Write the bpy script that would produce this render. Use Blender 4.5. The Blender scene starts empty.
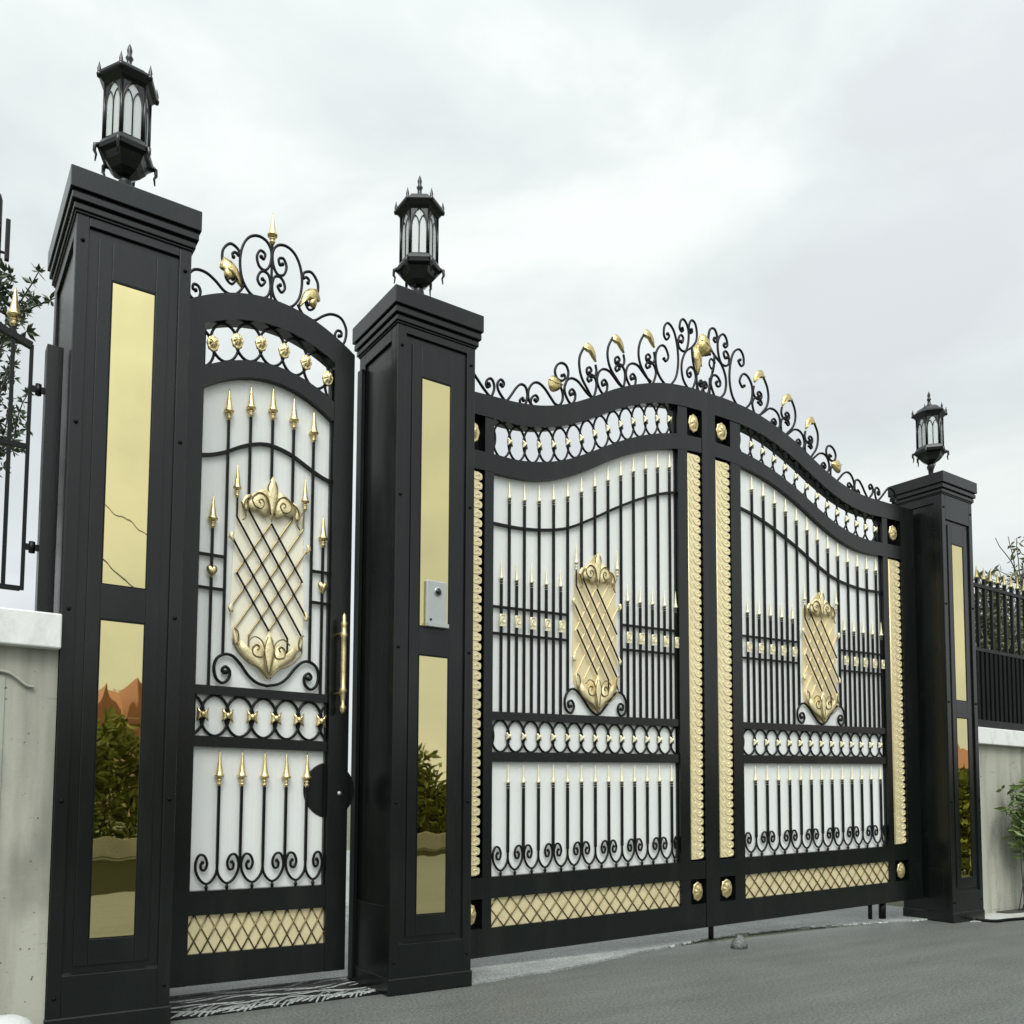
import bpy, bmesh, math, random
from math import sin, cos, pi, radians
from mathutils import Vector, Matrix
from mathutils.geometry import tessellate_polygon

SC = bpy.context.scene
COL = SC.collection
rnd = random.Random(7)

# ------------------------------------------------------------------ materials
def mat(name):
    m = bpy.data.materials.new(name); m.use_nodes = True
    nt = m.node_tree; nt.nodes.clear()
    return m, nt.nodes, nt.links

def N(nodes, t, **kw):
    n = nodes.new(t)
    for k, v in kw.items():
        if k.startswith('i_'): n.inputs[k[2:].replace('_', ' ')].default_value = v
        else: setattr(n, k, v)
    return n

def pbr(name, col, rough=.5, metal=0., var=.15, scale=8., bump=.0, bscale=60., rvar=.1, stretch=(1, 1, 1),
        spec=.5, dirt=None, dirt_amt=.0, dscale=3.):
    m, nd, lk = mat(name)
    out = N(nd, 'ShaderNodeOutputMaterial'); b = N(nd, 'ShaderNodeBsdfPrincipled')
    b.inputs['Metallic'].default_value = metal
    b.inputs['Specular IOR Level'].default_value = spec
    lk.new(b.outputs[0], out.inputs[0])
    tc = N(nd, 'ShaderNodeTexCoord'); mp = N(nd, 'ShaderNodeMapping')
    mp.inputs['Scale'].default_value = stretch
    lk.new(tc.outputs['Object'], mp.inputs[0])
    n1 = N(nd, 'ShaderNodeTexNoise'); n1.inputs['Scale'].default_value = scale; n1.inputs['Detail'].default_value = 6
    lk.new(mp.outputs[0], n1.inputs['Vector'])
    mix = N(nd, 'ShaderNodeMix', data_type='RGBA')
    mix.inputs['A'].default_value = (*[c*(1-var) for c in col], 1); mix.inputs['B'].default_value = (*[min(1, c*(1+var)) for c in col], 1)
    lk.new(n1.outputs['Fac'], mix.inputs['Factor'])
    last = mix.outputs['Result']
    if dirt:
        n3 = N(nd, 'ShaderNodeTexNoise'); n3.inputs['Scale'].default_value = dscale; n3.inputs['Detail'].default_value = 8
        n3.inputs['Roughness'].default_value = .65
        lk.new(mp.outputs[0], n3.inputs['Vector'])
        rp = N(nd, 'ShaderNodeMapRange'); rp.inputs['From Min'].default_value = .5; rp.inputs['From Max'].default_value = .72
        rp.inputs['To Max'].default_value = dirt_amt
        lk.new(n3.outputs['Fac'], rp.inputs['Value'])
        mx = N(nd, 'ShaderNodeMix', data_type='RGBA'); mx.inputs['B'].default_value = (*dirt, 1)
        lk.new(last, mx.inputs['A']); lk.new(rp.outputs[0], mx.inputs['Factor']); last = mx.outputs['Result']
    lk.new(last, b.inputs['Base Color'])
    rr = N(nd, 'ShaderNodeMapRange'); rr.inputs['To Min'].default_value = max(0, rough-rvar); rr.inputs['To Max'].default_value = min(1, rough+rvar)
    lk.new(n1.outputs['Fac'], rr.inputs['Value']); lk.new(rr.outputs[0], b.inputs['Roughness'])
    if bump:
        n2 = N(nd, 'ShaderNodeTexNoise'); n2.inputs['Scale'].default_value = bscale; n2.inputs['Detail'].default_value = 5
        lk.new(mp.outputs[0], n2.inputs['Vector'])
        bp = N(nd, 'ShaderNodeBump'); bp.inputs['Strength'].default_value = bump; bp.inputs['Distance'].default_value = .01
        lk.new(n2.outputs['Fac'], bp.inputs['Height']); lk.new(bp.outputs[0], b.inputs['Normal'])
    return m

M = {}
M['black'] = pbr('black_paint', (.0030, .0048, .0040), .27, 0, .25, 3., .04, 140., .06, dirt=(.020, .022, .019), dirt_amt=.35, dscale=5., spec=.45, stretch=(1, 1, .25))
M['iron'] = pbr('black_iron', (.002, .003, .0027), .42, 0, .2, 20., .1, 120., spec=.25)
M['gold'] = pbr('gold_ornament', (.80, .655, .34), .34, .88, .08, 40., .2, 160., .08, dirt=(.36, .28, .12), dirt_amt=.5, dscale=55.)
M['bronze'] = pbr('dark_bronze', (.19, .15, .07), .4, .8, .2, 30.)
M['lattice_gold'] = pbr('gold_sheet', (.84, .73, .44), .38, .4, .08, 10., .15, 30., .08, dirt=(.56, .46, .24), dirt_amt=.4, dscale=9.)
M['champagne'] = pbr('pale_gold_paint', (.80, .74, .52), .45, .45, .08, 40., .15, 120.)
M['antique'] = pbr('dull_gold', (.42, .36, .17), .5, .5, .2, 40.)
M['crest_gold'] = pbr('crest_gold', (.62, .50, .22), .32, .85, .2, 30., .35, 70., .08, dirt=(.16, .13, .06), dirt_amt=.7, dscale=32.)
M['plaque'] = pbr('plaque_gold', (.82, .71, .42), .48, .45, .1, 50., .3, 90., .08, dirt=(.52, .42, .2), dirt_amt=.5, dscale=40.)
M['cream'] = pbr('pale_gold_sheet', (.80, .68, .41), .42, .4, .06, 12.)
M['ivory'] = pbr('ivory_sheet', (.83, .79, .62), .5, .1, .05, 12.)
M['plaster'] = None
M['coping'] = pbr('white_coping', (.70, .71, .68), .6, 0, .06, 3., .15, 60., .05, (1, 1, .5), .3, dirt=(.34, .34, .30), dirt_amt=.7, dscale=6.)
M['white_steel'] = pbr('silver_plastic', (.40, .42, .40), .4, .3, .05, 30.)
M['dark'] = pbr('dark_lens', (.01, .01, .012), .12)
M['leaf'] = pbr('leaf', (.115, .165, .045), .5, 0, .45, 9., .0, 60., .1)
M['leaf_dark'] = pbr('leaf_dark', (.045, .07, .028), .5, 0, .45, 3.)
M['leaf_pale'] = pbr('leaf_pale', (.11, .115, .05), .6, 0, .4, 3.)
M['bark'] = pbr('bark', (.055, .05, .042), .9, 0, .3, 30., .5, 60.)
M['stone'] = pbr('white_stone', (.50, .52, .50), .6, 0, .12, 9., .3, 50.)
M['roof'] = pbr('roof_tiles', (.33, .135, .075), .7, 0, .25, 6., .4, 8.)
M['house_wall'] = pbr('house_wall', (.55, .45, .30), .8, 0, .1, 3.)
M['soil'] = pbr('soil', (.045, .042, .034), .95, 0, .4, 14., .8, 40.)
M['rubber'] = pbr('rubber', (.004, .005, .0045), .6, spec=.12)
M['grass'] = pbr('grass', (.020, .021, .007), .95, 0, .4, 5., .8, 60., spec=.05)
M['hedge'] = pbr('hedge_leaf', (.165, .185, .045), .7, 0, .5, 9., spec=.1)

def mirror_gold():
    m, nd, lk = mat('gold_mirror')
    out = N(nd, 'ShaderNodeOutputMaterial'); b = N(nd, 'ShaderNodeBsdfPrincipled'); lk.new(b.outputs[0], out.inputs[0])
    b.inputs['Base Color'].default_value = (.775, .675, .345, 1); b.inputs['Metallic'].default_value = 1
    b.inputs['Roughness'].default_value = .014
    tc = N(nd, 'ShaderNodeTexCoord'); mp = N(nd, 'ShaderNodeMapping'); mp.inputs['Scale'].default_value = (1, 1, .35)
    n = N(nd, 'ShaderNodeTexNoise'); n.inputs['Scale'].default_value = 7; n.inputs['Detail'].default_value = 1
    lk.new(tc.outputs['Object'], mp.inputs[0]); lk.new(mp.outputs[0], n.inputs['Vector'])
    bp = N(nd, 'ShaderNodeBump'); bp.inputs['Strength'].default_value = .06; bp.inputs['Distance'].default_value = .02
    lk.new(n.outputs['Fac'], bp.inputs['Height']); lk.new(bp.outputs[0], b.inputs['Normal'])
    return m
M['mirror'] = mirror_gold()

def plaster(name, col):
    m, nd, lk = mat(name)
    out = N(nd, 'ShaderNodeOutputMaterial'); b = N(nd, 'ShaderNodeBsdfPrincipled'); lk.new(b.outputs[0], out.inputs[0]); b.inputs['Roughness'].default_value = .88
    b.inputs['Specular IOR Level'].default_value = .2
    tc = N(nd, 'ShaderNodeTexCoord')
    def noise(scale, st, det=6, rough=.6):
        mp = N(nd, 'ShaderNodeMapping'); mp.inputs['Scale'].default_value = st; lk.new(tc.outputs['Object'], mp.inputs[0])
        n = N(nd, 'ShaderNodeTexNoise'); n.inputs['Scale'].default_value = scale; n.inputs['Detail'].default_value = det; n.inputs['Roughness'].default_value = rough
        lk.new(mp.outputs[0], n.inputs['Vector']); return n.outputs['Fac']
    def ramp(v, a, c, t):
        r = N(nd, 'ShaderNodeMapRange'); r.inputs['From Min'].default_value = a; r.inputs['From Max'].default_value = c; r.inputs['To Max'].default_value = t
        lk.new(v, r.inputs['Value']); return r.outputs[0]
    def mixc(base, colr, fac):
        x = N(nd, 'ShaderNodeMix', data_type='RGBA'); x.inputs['B'].default_value = (*colr, 1); lk.new(base, x.inputs['A']); lk.new(fac, x.inputs['Factor']); return x.outputs['Result']
    x0 = N(nd, 'ShaderNodeMix', data_type='RGBA'); x0.inputs['A'].default_value = (*[c*.86 for c in col], 1); x0.inputs['B'].default_value = (*[c*1.1 for c in col], 1)
    lk.new(noise(1.6, (1, 1, .7)), x0.inputs['Factor']); c = x0.outputs['Result']
    c = mixc(c, [q*.55 for q in col], ramp(noise(7., (1, 1, .10), 5), .43, .68, .85))       # rain streaks
    c = mixc(c, [q*.42 for q in col], ramp(noise(3.1, (1.2, 1.2, .55), 4, .5), .53, .72, .85))   # damp patches
    c = mixc(c, (.05, .05, .04), ramp(noise(46., (1, 1, 1), 2, .5), .69, .74, .9))             # chips
    c = mixc(c, [q*.5 for q in col], ramp(noise(5.5, (.5, .5, 9), 3, .4), .70, .74, .45))        # scratches
    lk.new(c, b.inputs['Base Color'])
    bp = N(nd, 'ShaderNodeBump'); bp.inputs['Strength'].default_value = .25; bp.inputs['Distance'].default_value = .004
    lk.new(noise(60., (1, 1, 1), 5), bp.inputs['Height']); lk.new(bp.outputs[0], b.inputs['Normal'])
    return m
M['plaster'] = plaster('stained_plaster', (.395, .395, .325))
M['patch'] = plaster('patch_plaster', (.40, .41, .345))

def polycarbonate(name, col, trans=.5, ribs=True):
    m, nd, lk = mat(name)
    out = N(nd, 'ShaderNodeOutputMaterial')
    d = N(nd, 'ShaderNodeBsdfDiffuse'); t = N(nd, 'ShaderNodeBsdfTranslucent'); g = N(nd, 'ShaderNodeBsdfGlossy')
    g.inputs['Roughness'].default_value = .35
    tc = N(nd, 'ShaderNodeTexCoord'); n = N(nd, 'ShaderNodeTexNoise'); n.inputs['Scale'].default_value = 1.7; n.inputs['Detail'].default_value = 4
    lk.new(tc.outputs['Object'], n.inputs['Vector'])
    mx = N(nd, 'ShaderNodeMix', data_type='RGBA')
    mx.inputs['A'].default_value = (*[c*.93 for c in col], 1); mx.inputs['B'].default_value = (*[min(.97, c*1.05) for c in col], 1)
    lk.new(n.outputs['Fac'], mx.inputs['Factor'])
    lk.new(mx.outputs['Result'], d.inputs[0]); lk.new(mx.outputs['Result'], t.inputs[0])
    a = N(nd, 'ShaderNodeMixShader'); a.inputs[0].default_value = trans
    lk.new(d.outputs[0], a.inputs[1]); lk.new(t.outputs[0], a.inputs[2])
    c = N(nd, 'ShaderNodeMixShader'); c.inputs[0].default_value = .05
    lk.new(a.outputs[0], c.inputs[1]); lk.new(g.outputs[0], c.inputs[2]); lk.new(c.outputs[0], out.inputs[0])
    if ribs:
        w = N(nd, 'ShaderNodeTexWave', wave_type='BANDS', bands_direction='X'); w.inputs['Scale'].default_value = 14; w.inputs['Distortion'].default_value = .2
        lk.new(tc.outputs['Object'], w.inputs['Vector'])
        bp = N(nd, 'ShaderNodeBump'); bp.inputs['Strength'].default_value = .12; bp.inputs['Distance'].default_value = .004
        lk.new(w.outputs['Fac'], bp.inputs['Height']); lk.new(bp.outputs[0], d.inputs['Normal']); lk.new(bp.outputs[0], g.inputs['Normal'])
    return m
M['panel'] = polycarbonate('white_panel', (.93, .955, .91), .40)
M['frost'] = polycarbonate('frosted_glass', (.86, .89, .88), .5, False)

def ground_mat(name, base, spots, rough=.75, big=.35, wet=.0):
    m, nd, lk = mat(name)
    out = N(nd, 'ShaderNodeOutputMaterial'); b = N(nd, 'ShaderNodeBsdfPrincipled'); lk.new(b.outputs[0], out.inputs[0])
    tc = N(nd, 'ShaderNodeTexCoord')
    n1 = N(nd, 'ShaderNodeTexNoise'); n1.inputs['Scale'].default_value = 1.3; n1.inputs['Detail'].default_value = 7; n1.inputs['Roughness'].default_value = .62
    n2 = N(nd, 'ShaderNodeTexNoise'); n2.inputs['Scale'].default_value = 80; n2.inputs['Detail'].default_value = 3
    n3 = N(nd, 'ShaderNodeTexNoise'); n3.inputs['Scale'].default_value = 4.; n3.inputs['Detail'].default_value = 9; n3.inputs['Roughness'].default_value = .7
    for n in (n1, n2, n3): lk.new(tc.outputs['Object'], n.inputs['Vector'])
    r = N(nd, 'ShaderNodeMapRange'); r.inputs['From Min'].default_value = .3; r.inputs['From Max'].default_value = .7
    lk.new(n1.outputs['Fac'], r.inputs['Value'])
    a = N(nd, 'ShaderNodeMix', data_type='RGBA')
    a.inputs['A'].default_value = (*[c*(1-big) for c in base], 1); a.inputs['B'].default_value = (*[c*(1+big) for c in base], 1)
    lk.new(r.outputs[0], a.inputs['Factor'])
    r3 = N(nd, 'ShaderNodeMapRange'); r3.inputs['From Min'].default_value = .55; r3.inputs['From Max'].default_value = .75; r3.inputs['To Max'].default_value = .7
    lk.new(n3.outputs['Fac'], r3.inputs['Value'])
    c = N(nd, 'ShaderNodeMix', data_type='RGBA'); c.inputs['B'].default_value = (*spots, 1)
    lk.new(a.outputs['Result'], c.inputs['A']); lk.new(r3.outputs[0], c.inputs['Factor'])
    mp4 = N(nd, 'ShaderNodeMapping'); mp4.inputs['Scale'].default_value = (.35, 3.2, 1); mp4.inputs['Rotation'].default_value = (0, 0, .12); lk.new(tc.outputs['Object'], mp4.inputs[0])
    n4 = N(nd, 'ShaderNodeTexNoise'); n4.inputs['Scale'].default_value = 2.2; n4.inputs['Detail'].default_value = 6; lk.new(mp4.outputs[0], n4.inputs['Vector'])
    r4 = N(nd, 'ShaderNodeMapRange'); r4.inputs['From Min'].default_value = .3; r4.inputs['From Max'].default_value = .7; r4.inputs['To Min'].default_value = .36; r4.inputs['To Max'].default_value = .64; lk.new(n4.outputs['Fac'], r4.inputs['Value'])
    f0 = N(nd, 'ShaderNodeMix', data_type='RGBA', blend_type='OVERLAY'); f0.inputs['Factor'].default_value = .4
    lk.new(c.outputs['Result'], f0.inputs['A']); lk.new(r4.outputs[0], f0.inputs['B'])
    r2 = N(nd, 'ShaderNodeMapRange'); r2.inputs['From Min'].default_value = .33; r2.inputs['From Max'].default_value = .67; r2.inputs['To Min'].default_value = .1; r2.inputs['To Max'].default_value = .9; lk.new(n2.outputs['Fac'], r2.inputs['Value'])
    f = N(nd, 'ShaderNodeMix', data_type='RGBA', blend_type='OVERLAY'); f.inputs['Factor'].default_value = .5
    lk.new(f0.outputs['Result'], f.inputs['A']); lk.new(r2.outputs[0], f.inputs['B'])
    lk.new(f.outputs['Result'], b.inputs['Base Color'])
    rr = N(nd, 'ShaderNodeMapRange'); rr.inputs['To Min'].default_value = rough-.18; rr.inputs['To Max'].default_value = rough+.1
    lk.new(n1.outputs['Fac'], rr.inputs['Value']); lk.new(rr.outputs[0], b.inputs['Roughness'])
    bp = N(nd, 'ShaderNodeBump'); bp.inputs['Strength'].default_value = .35; bp.inputs['Distance'].default_value = .004
    lk.new(n2.outputs['Fac'], bp.inputs['Height']); lk.new(bp.outputs[0], b.inputs['Normal'])
    return m
M['drive'] = ground_mat('driveway_asphalt', (.097, .105, .095), (.078, .085, .077), .62, .10)
M['slab'] = ground_mat('inner_concrete', (.235, .25, .235), (.14, .15, .14), .7, .3)
M['cement'] = ground_mat('cement_bead', (.36, .385, .36), (.2, .2, .2), .75, .3)
M['paving'] = ground_mat('paving', (.36, .37, .34), (.2, .2, .18), .7, .2)
M['earth'] = ground_mat('earth', (.09, .1, .06), (.05, .06, .03), .9, .3)
M['kerb'] = ground_mat('kerb', (.38, .36, .3), (.2, .2, .16), .8, .2)

# ------------------------------------------------------------------ mesh builder
class MB:
    def __init__(s, T=None): s.v = []; s.f = []; s.sm = []; s.T = T
    def add(s, vs, fs, smooth=False):
        o = len(s.v); s.v += [tuple(v) for v in vs]
        for f in fs: s.f.append([i+o for i in f]); s.sm.append(smooth)
    def box(s, x0, x1, y0, y1, z0, z1):
        s.add([(x0, y0, z0), (x1, y0, z0), (x1, y1, z0), (x0, y1, z0), (x0, y0, z1), (x1, y0, z1), (x1, y1, z1), (x0, y1, z1)],
              [(0, 3, 2, 1), (4, 5, 6, 7), (0, 1, 5, 4), (1, 2, 6, 5), (2, 3, 7, 6), (3, 0, 4, 7)])
    def strip(s, xs, lo, hi, y0, y1):
        """solid between two curves lo(x), hi(x) in the x-z plane"""
        n = len(xs); vs = []
        for x in xs: vs += [(x, y0, lo(x)), (x, y0, hi(x)), (x, y1, lo(x)), (x, y1, hi(x))]
        fs = [(0, 1, 3, 2), (4*n-4, 4*n-2, 4*n-1, 4*n-3)]
        for i in range(n-1):
            a = 4*i; b = a+4
            fs += [(a, b, b+1, a+1), (a+2, a+3, b+3, b+2), (a+1, b+1, b+3, a+3), (a, a+2, b+2, b)]
        s.add(vs, fs)
    def tube(s, pts, r, n=6, closed=False, smooth=True, taper=None):
        P = [Vector(p) for p in pts]; m = len(P); vs = []; fs = []
        nrm = None
        for i, p in enumerate(P):
            if closed: t = P[(i+1) % m]-P[i-1]
            else: t = P[min(i+1, m-1)]-P[max(i-1, 0)]
            if t.length < 1e-9: t = Vector((0, 0, 1))
            t.normalize()
            if nrm is None:
                nrm = Vector((0, 1, 0)) if abs(t.y) < .9 else Vector((1, 0, 0))
            nrm = (nrm-t*nrm.dot(t)); nrm.normalize(); bn = t.cross(nrm)
            rr = r if taper is None else r*(1+(taper-1)*i/max(1, m-1))
            for k in range(n):
                a = 2*pi*k/n+pi/4 if n == 4 else 2*pi*k/n
                vs.append(p+(nrm*cos(a)+bn*sin(a))*rr)
        for i in range(m if closed else m-1):
            j = (i+1) % m
            for k in range(n):
                l = (k+1) % n; fs.append((i*n+k, i*n+l, j*n+l, j*n+k))
        if not closed:
            fs.append(tuple(range(n))[::-1]); fs.append(tuple((m-1)*n+k for k in range(n)))
        s.add(vs, fs, smooth and n > 4)
    def bar(s, a, b, r): s.tube([a, b], r*1.414, 4)
    def ball(s, c, r, n=8, sq=(1, 1, 1)):
        s.lathe([(0, -r), (r*.7, -r*.7), (r, 0), (r*.7, r*.7), (0, r)], c, n, sq=sq)
    def lathe(s, prof, c, n=16, smooth=True, rot=0., sq=(1, 1, 1)):
        vs = []; fs = []; rings = []
        for r, z in prof:
            if r < 1e-6: rings.append([len(vs)]); vs.append((c[0], c[1], c[2]+z*sq[2]))
            else:
                rings.append(list(range(len(vs), len(vs)+n)))
                for k in range(n):
                    a = rot+2*pi*k/n; vs.append((c[0]+r*cos(a)*sq[0], c[1]+r*sin(a)*sq[1], c[2]+z*sq[2]))
        for A, B in zip(rings, rings[1:]):
            if len(A) == 1 and len(B) == 1: continue
            for k in range(n):
                l = (k+1) % n
                if len(A) == 1: fs.append((A[0], B[l], B[k]))
                elif len(B) == 1: fs.append((A[k], A[l], B[0]))
                else: fs.append((A[k], A[l], B[l], B[k]))
        if len(rings[0]) > 1: fs.append(tuple(rings[0])[::-1])
        if len(rings[-1]) > 1: fs.append(tuple(rings[-1]))
        s.add(vs, fs, smooth)
    def poly(s, pts, y0, y1):
        """extruded outline in the x-z plane"""
        n = len(pts); tri = tessellate_polygon([[Vector((p[0], p[1], 0)) for p in pts]])
        vs = [(p[0], y0, p[1]) for p in pts]+[(p[0], y1, p[1]) for p in pts]
        fs = [tuple(t) for t in tri]+[tuple(i+n for i in t)[::-1] for t in tri]
        fs += [(i, (i+1) % n, (i+1) % n+n, i+n) for i in range(n)]
        s.add(vs, fs)
    def pillow(s, pts, y, h, t=.004):
        """leaf: outline in x-z with a raised middle on both sides"""
        n = len(pts); cx = sum(p[0] for p in pts)/n; cz = sum(p[1] for p in pts)/n
        vs = [(p[0], y-t, p[1]) for p in pts]+[(p[0], y+t, p[1]) for p in pts]
        mid = [(cx+(p[0]-cx)*.5, y-h, cz+(p[1]-cz)*.5) for p in pts]; mid2 = [(a, 2*y-b, c) for a, b, c in mid]
        vs += mid+mid2+[(cx, y-h*1.05, cz), (cx, y+h*1.05, cz)]
        fs = []
        for i in range(n):
            j = (i+1) % n
            fs += [(i, j, j+2*n, i+2*n), (i+2*n, j+2*n, 4*n), (j+n, i+n, i+3*n, j+3*n), (j+3*n, i+3*n, 4*n+1), (j, i, i+n, j+n)]
        s.add(vs, fs, True)
    def build(s, name, m, parent=None, bevel=0., base=None, fix=True):
        vs = [s.T(*v) for v in s.v] if s.T else s.v
        b = base if base is not None else (root_base(parent) if parent else (0, 0, 0))
        me = bpy.data.meshes.new(name)
        me.from_pydata([(v[0]-b[0], v[1]-b[1], v[2]-b[2]) for v in vs], [], s.f)
        for p, sm in zip(me.polygons, s.sm): p.use_smooth = sm
        if fix:
            bm = bmesh.new(); bm.from_mesh(me); bmesh.ops.recalc_face_normals(bm, faces=bm.faces); bm.to_mesh(me); bm.free()
        me.materials.append(m)
        o = bpy.data.objects.new(name, me); COL.objects.link(o)
        if parent: o.parent = parent
        else: o.location = b
        if bevel:
            md = o.modifiers.new('bevel', 'BEVEL'); md.width = bevel; md.segments = 2; md.limit_method = 'ANGLE'; md.angle_limit = radians(40)
        return o

def root_base(o):
    while o.parent: o = o.parent
    return tuple(o.location)

def thing(name, label, cat, loc, group=None):
    o = bpy.data.objects.new(name, None); COL.objects.link(o); o.location = loc
    o.empty_display_size = .2
    return tag(o, label, cat, group)
def tag(o, label, cat, group=None):
    o['label'] = label; o['category'] = cat
    if group: o['group'] = group
    return o
def struct(o): o['kind'] = 'structure'; return o

def lerp_curve(pts):
    """monotone x list -> smooth function (Catmull-Rom style cubic Hermite)"""
    xs = [p[0] for p in pts]; zs = [p[1] for p in pts]; n = len(xs)
    d = [(zs[min(i+1, n-1)]-zs[max(i-1, 0)])/(xs[min(i+1, n-1)]-xs[max(i-1, 0)]) for i in range(n)]
    def f(x):
        if x <= xs[0]: return zs[0]+d[0]*(x-xs[0])
        if x >= xs[-1]: return zs[-1]+d[-1]*(x-xs[-1])
        i = max(k for k in range(n-1) if xs[k] <= x); h = xs[i+1]-xs[i]; t = (x-xs[i])/h
        return (2*t**3-3*t*t+1)*zs[i]+(t**3-2*t*t+t)*h*d[i]+(-2*t**3+3*t*t)*zs[i+1]+(t**3-t*t)*h*d[i+1]
    return f
def cr(pts, sub=5):
    """Catmull-Rom through 2D points"""
    P = [pts[0]]+list(pts)+[pts[-1]]; out = []
    for i in range(1, len(P)-2):
        a, b, c, d = P[i-1], P[i], P[i+1], P[i+2]
        for k in range(sub):
            t = k/sub
            out.append(tuple(.5*(2*b[j]+(c[j]-a[j])*t+(2*a[j]-5*b[j]+4*c[j]-d[j])*t*t+(3*b[j]-a[j]-3*c[j]+d[j])*t**3) for j in (0, 1)))
    out.append(tuple(pts[-1])); return out
def lin(a, b, n): return [a+(b-a)*i/(n-1) for i in range(n)]

def scroll(parent, pts, y, r, T=None, m=None, ends=(1, 0), name='scroll', sub=5):
    b = MB(T); q = cr(pts, sub)
    b.tube([(x, y, z) for x, z in q], r, 6)
    if ends[0]: b.ball((q[0][0], y, q[0][1]), r*1.5, 8)
    if ends[1]: b.ball((q[-1][0], y, q[-1][1]), r*1.5, 8)
    return b.build(name, m or M['iron'], parent)

def spear(parent, x, y, zb, zt, w, T=None, m=None, neck=None):
    """gold spear tip: slim four sided blade with a skirt and two collars below"""
    L = zt-zb; b = MB(T)
    b.lathe([(w*.22, 0), (w*.5, .02*L), (w*.55, .07*L), (w*.42, .13*L), (w*.34, .22*L), (w*.2, .55*L), (w*.09, .85*L), (0, L)], (x, y, zb), 8, True)
    b.lathe([(w*.2, -.30*L), (w*.2, .01*L)], (x, y, zb), 8)
    for q in (-.09, -.22):
        b.lathe([(w*.2, (q-.035)*L), (w*.33, q*L), (w*.2, (q+.035)*L)], (x, y, zb), 8)
    return b.build('spear_tip', m or M['gold'], parent)

def barpart(parent, pts, r, T=None, name='bar', m=None):
    b = MB(T); b.tube(pts, r*1.414, 4); return b.build(name, m or M['iron'], parent)

def ring(parent, cx, cz, rx, rz, y, r, T=None, clip=None, m=None):
    pts = []
    for k in range(28):
        a = 2*pi*k/28; x = cx+rx*math.copysign(abs(cos(a))**1.08, cos(a)); z = cz+rz*math.copysign(abs(sin(a))**1.05, sin(a))
        if clip: x = min(max(x, clip[0]), clip[1])
        pts.append((x, y, z))
    b = MB(T); b.tube(pts, r, 6, closed=True); return b.build('ring', m or M['iron'], parent)

def rosette(parent, cx, cz, rx, rz, y, T=None, name='rosette', petals=8):
    b = MB(T)
    n = 24; prof = [(1., 0), (1., -.006), (.9, -.011), (.78, -.008), (.6, -.013), (.3, -.019), (0, -.021)]
    vs = []; fs = []
    for i, (q, h) in enumerate(prof):
        if q == 0: vs.append((cx, y+h, cz)); continue
        for k in range(n):
            a = 2*pi*k/n; w = q*(1+.07*cos(petals*a) if i < 2 else 1); hh = h*(1+(.35*cos(petals*a) if 2 < i < 6 else 0))
            vs.append((cx+rx*w*cos(a), y+hh, cz+rz*w*sin(a)))
    for i in range(len(prof)-2):
        for k in range(n): l = (k+1) % n; fs.append((i*n+k, i*n+l, (i+1)*n+l, (i+1)*n+k))
    c = len(vs)-1; i = len(prof)-2
    for k in range(n): fs.append((i*n+k, i*n+(k+1) % n, c))
    fs.append(tuple(range(n)))
    b.add(vs, fs, True)
    return b.build(name, M['gold'], parent)

def knot(parent, cx, cz, w, h, y, T=None, m=None):
    """small gold bow shaped clasp"""
    b = MB(T)
    b.pillow(cr([(cx-w, cz+h), (cx-w*.3, cz+h*.45), (cx+w*.3, cz+h*.45), (cx+w, cz+h), (cx+w*.85, cz), (cx+w, cz-h), (cx+w*.3, cz-h*.45),
                 (cx-w*.3, cz-h*.45), (cx-w, cz-h), (cx-w*.85, cz), (cx-w, cz+h)], 2)[:-1], y, .012)
    b.ball((cx, y-.008, cz), min(w, h)*.55, 8)
    return b.build('clasp', m or M['gold'], parent)

def heart(parent, cx, cz, w, h, y, T=None):
    b = MB(T)
    pts = []
    for k in range(18):
        a = 2*pi*k/18; pts.append((cx+w*sin(a)**3, cz+h*(13*cos(a)-5*cos(2*a)-2*cos(3*a)-cos(4*a))/16))
    b.pillow(pts, y, .014)
    b.tube([(cx, y-.014, cz+h*.3), (cx, y-.016, cz-h*.5)], .004, 5)
    return b.build('heart', M['gold'], parent)

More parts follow.
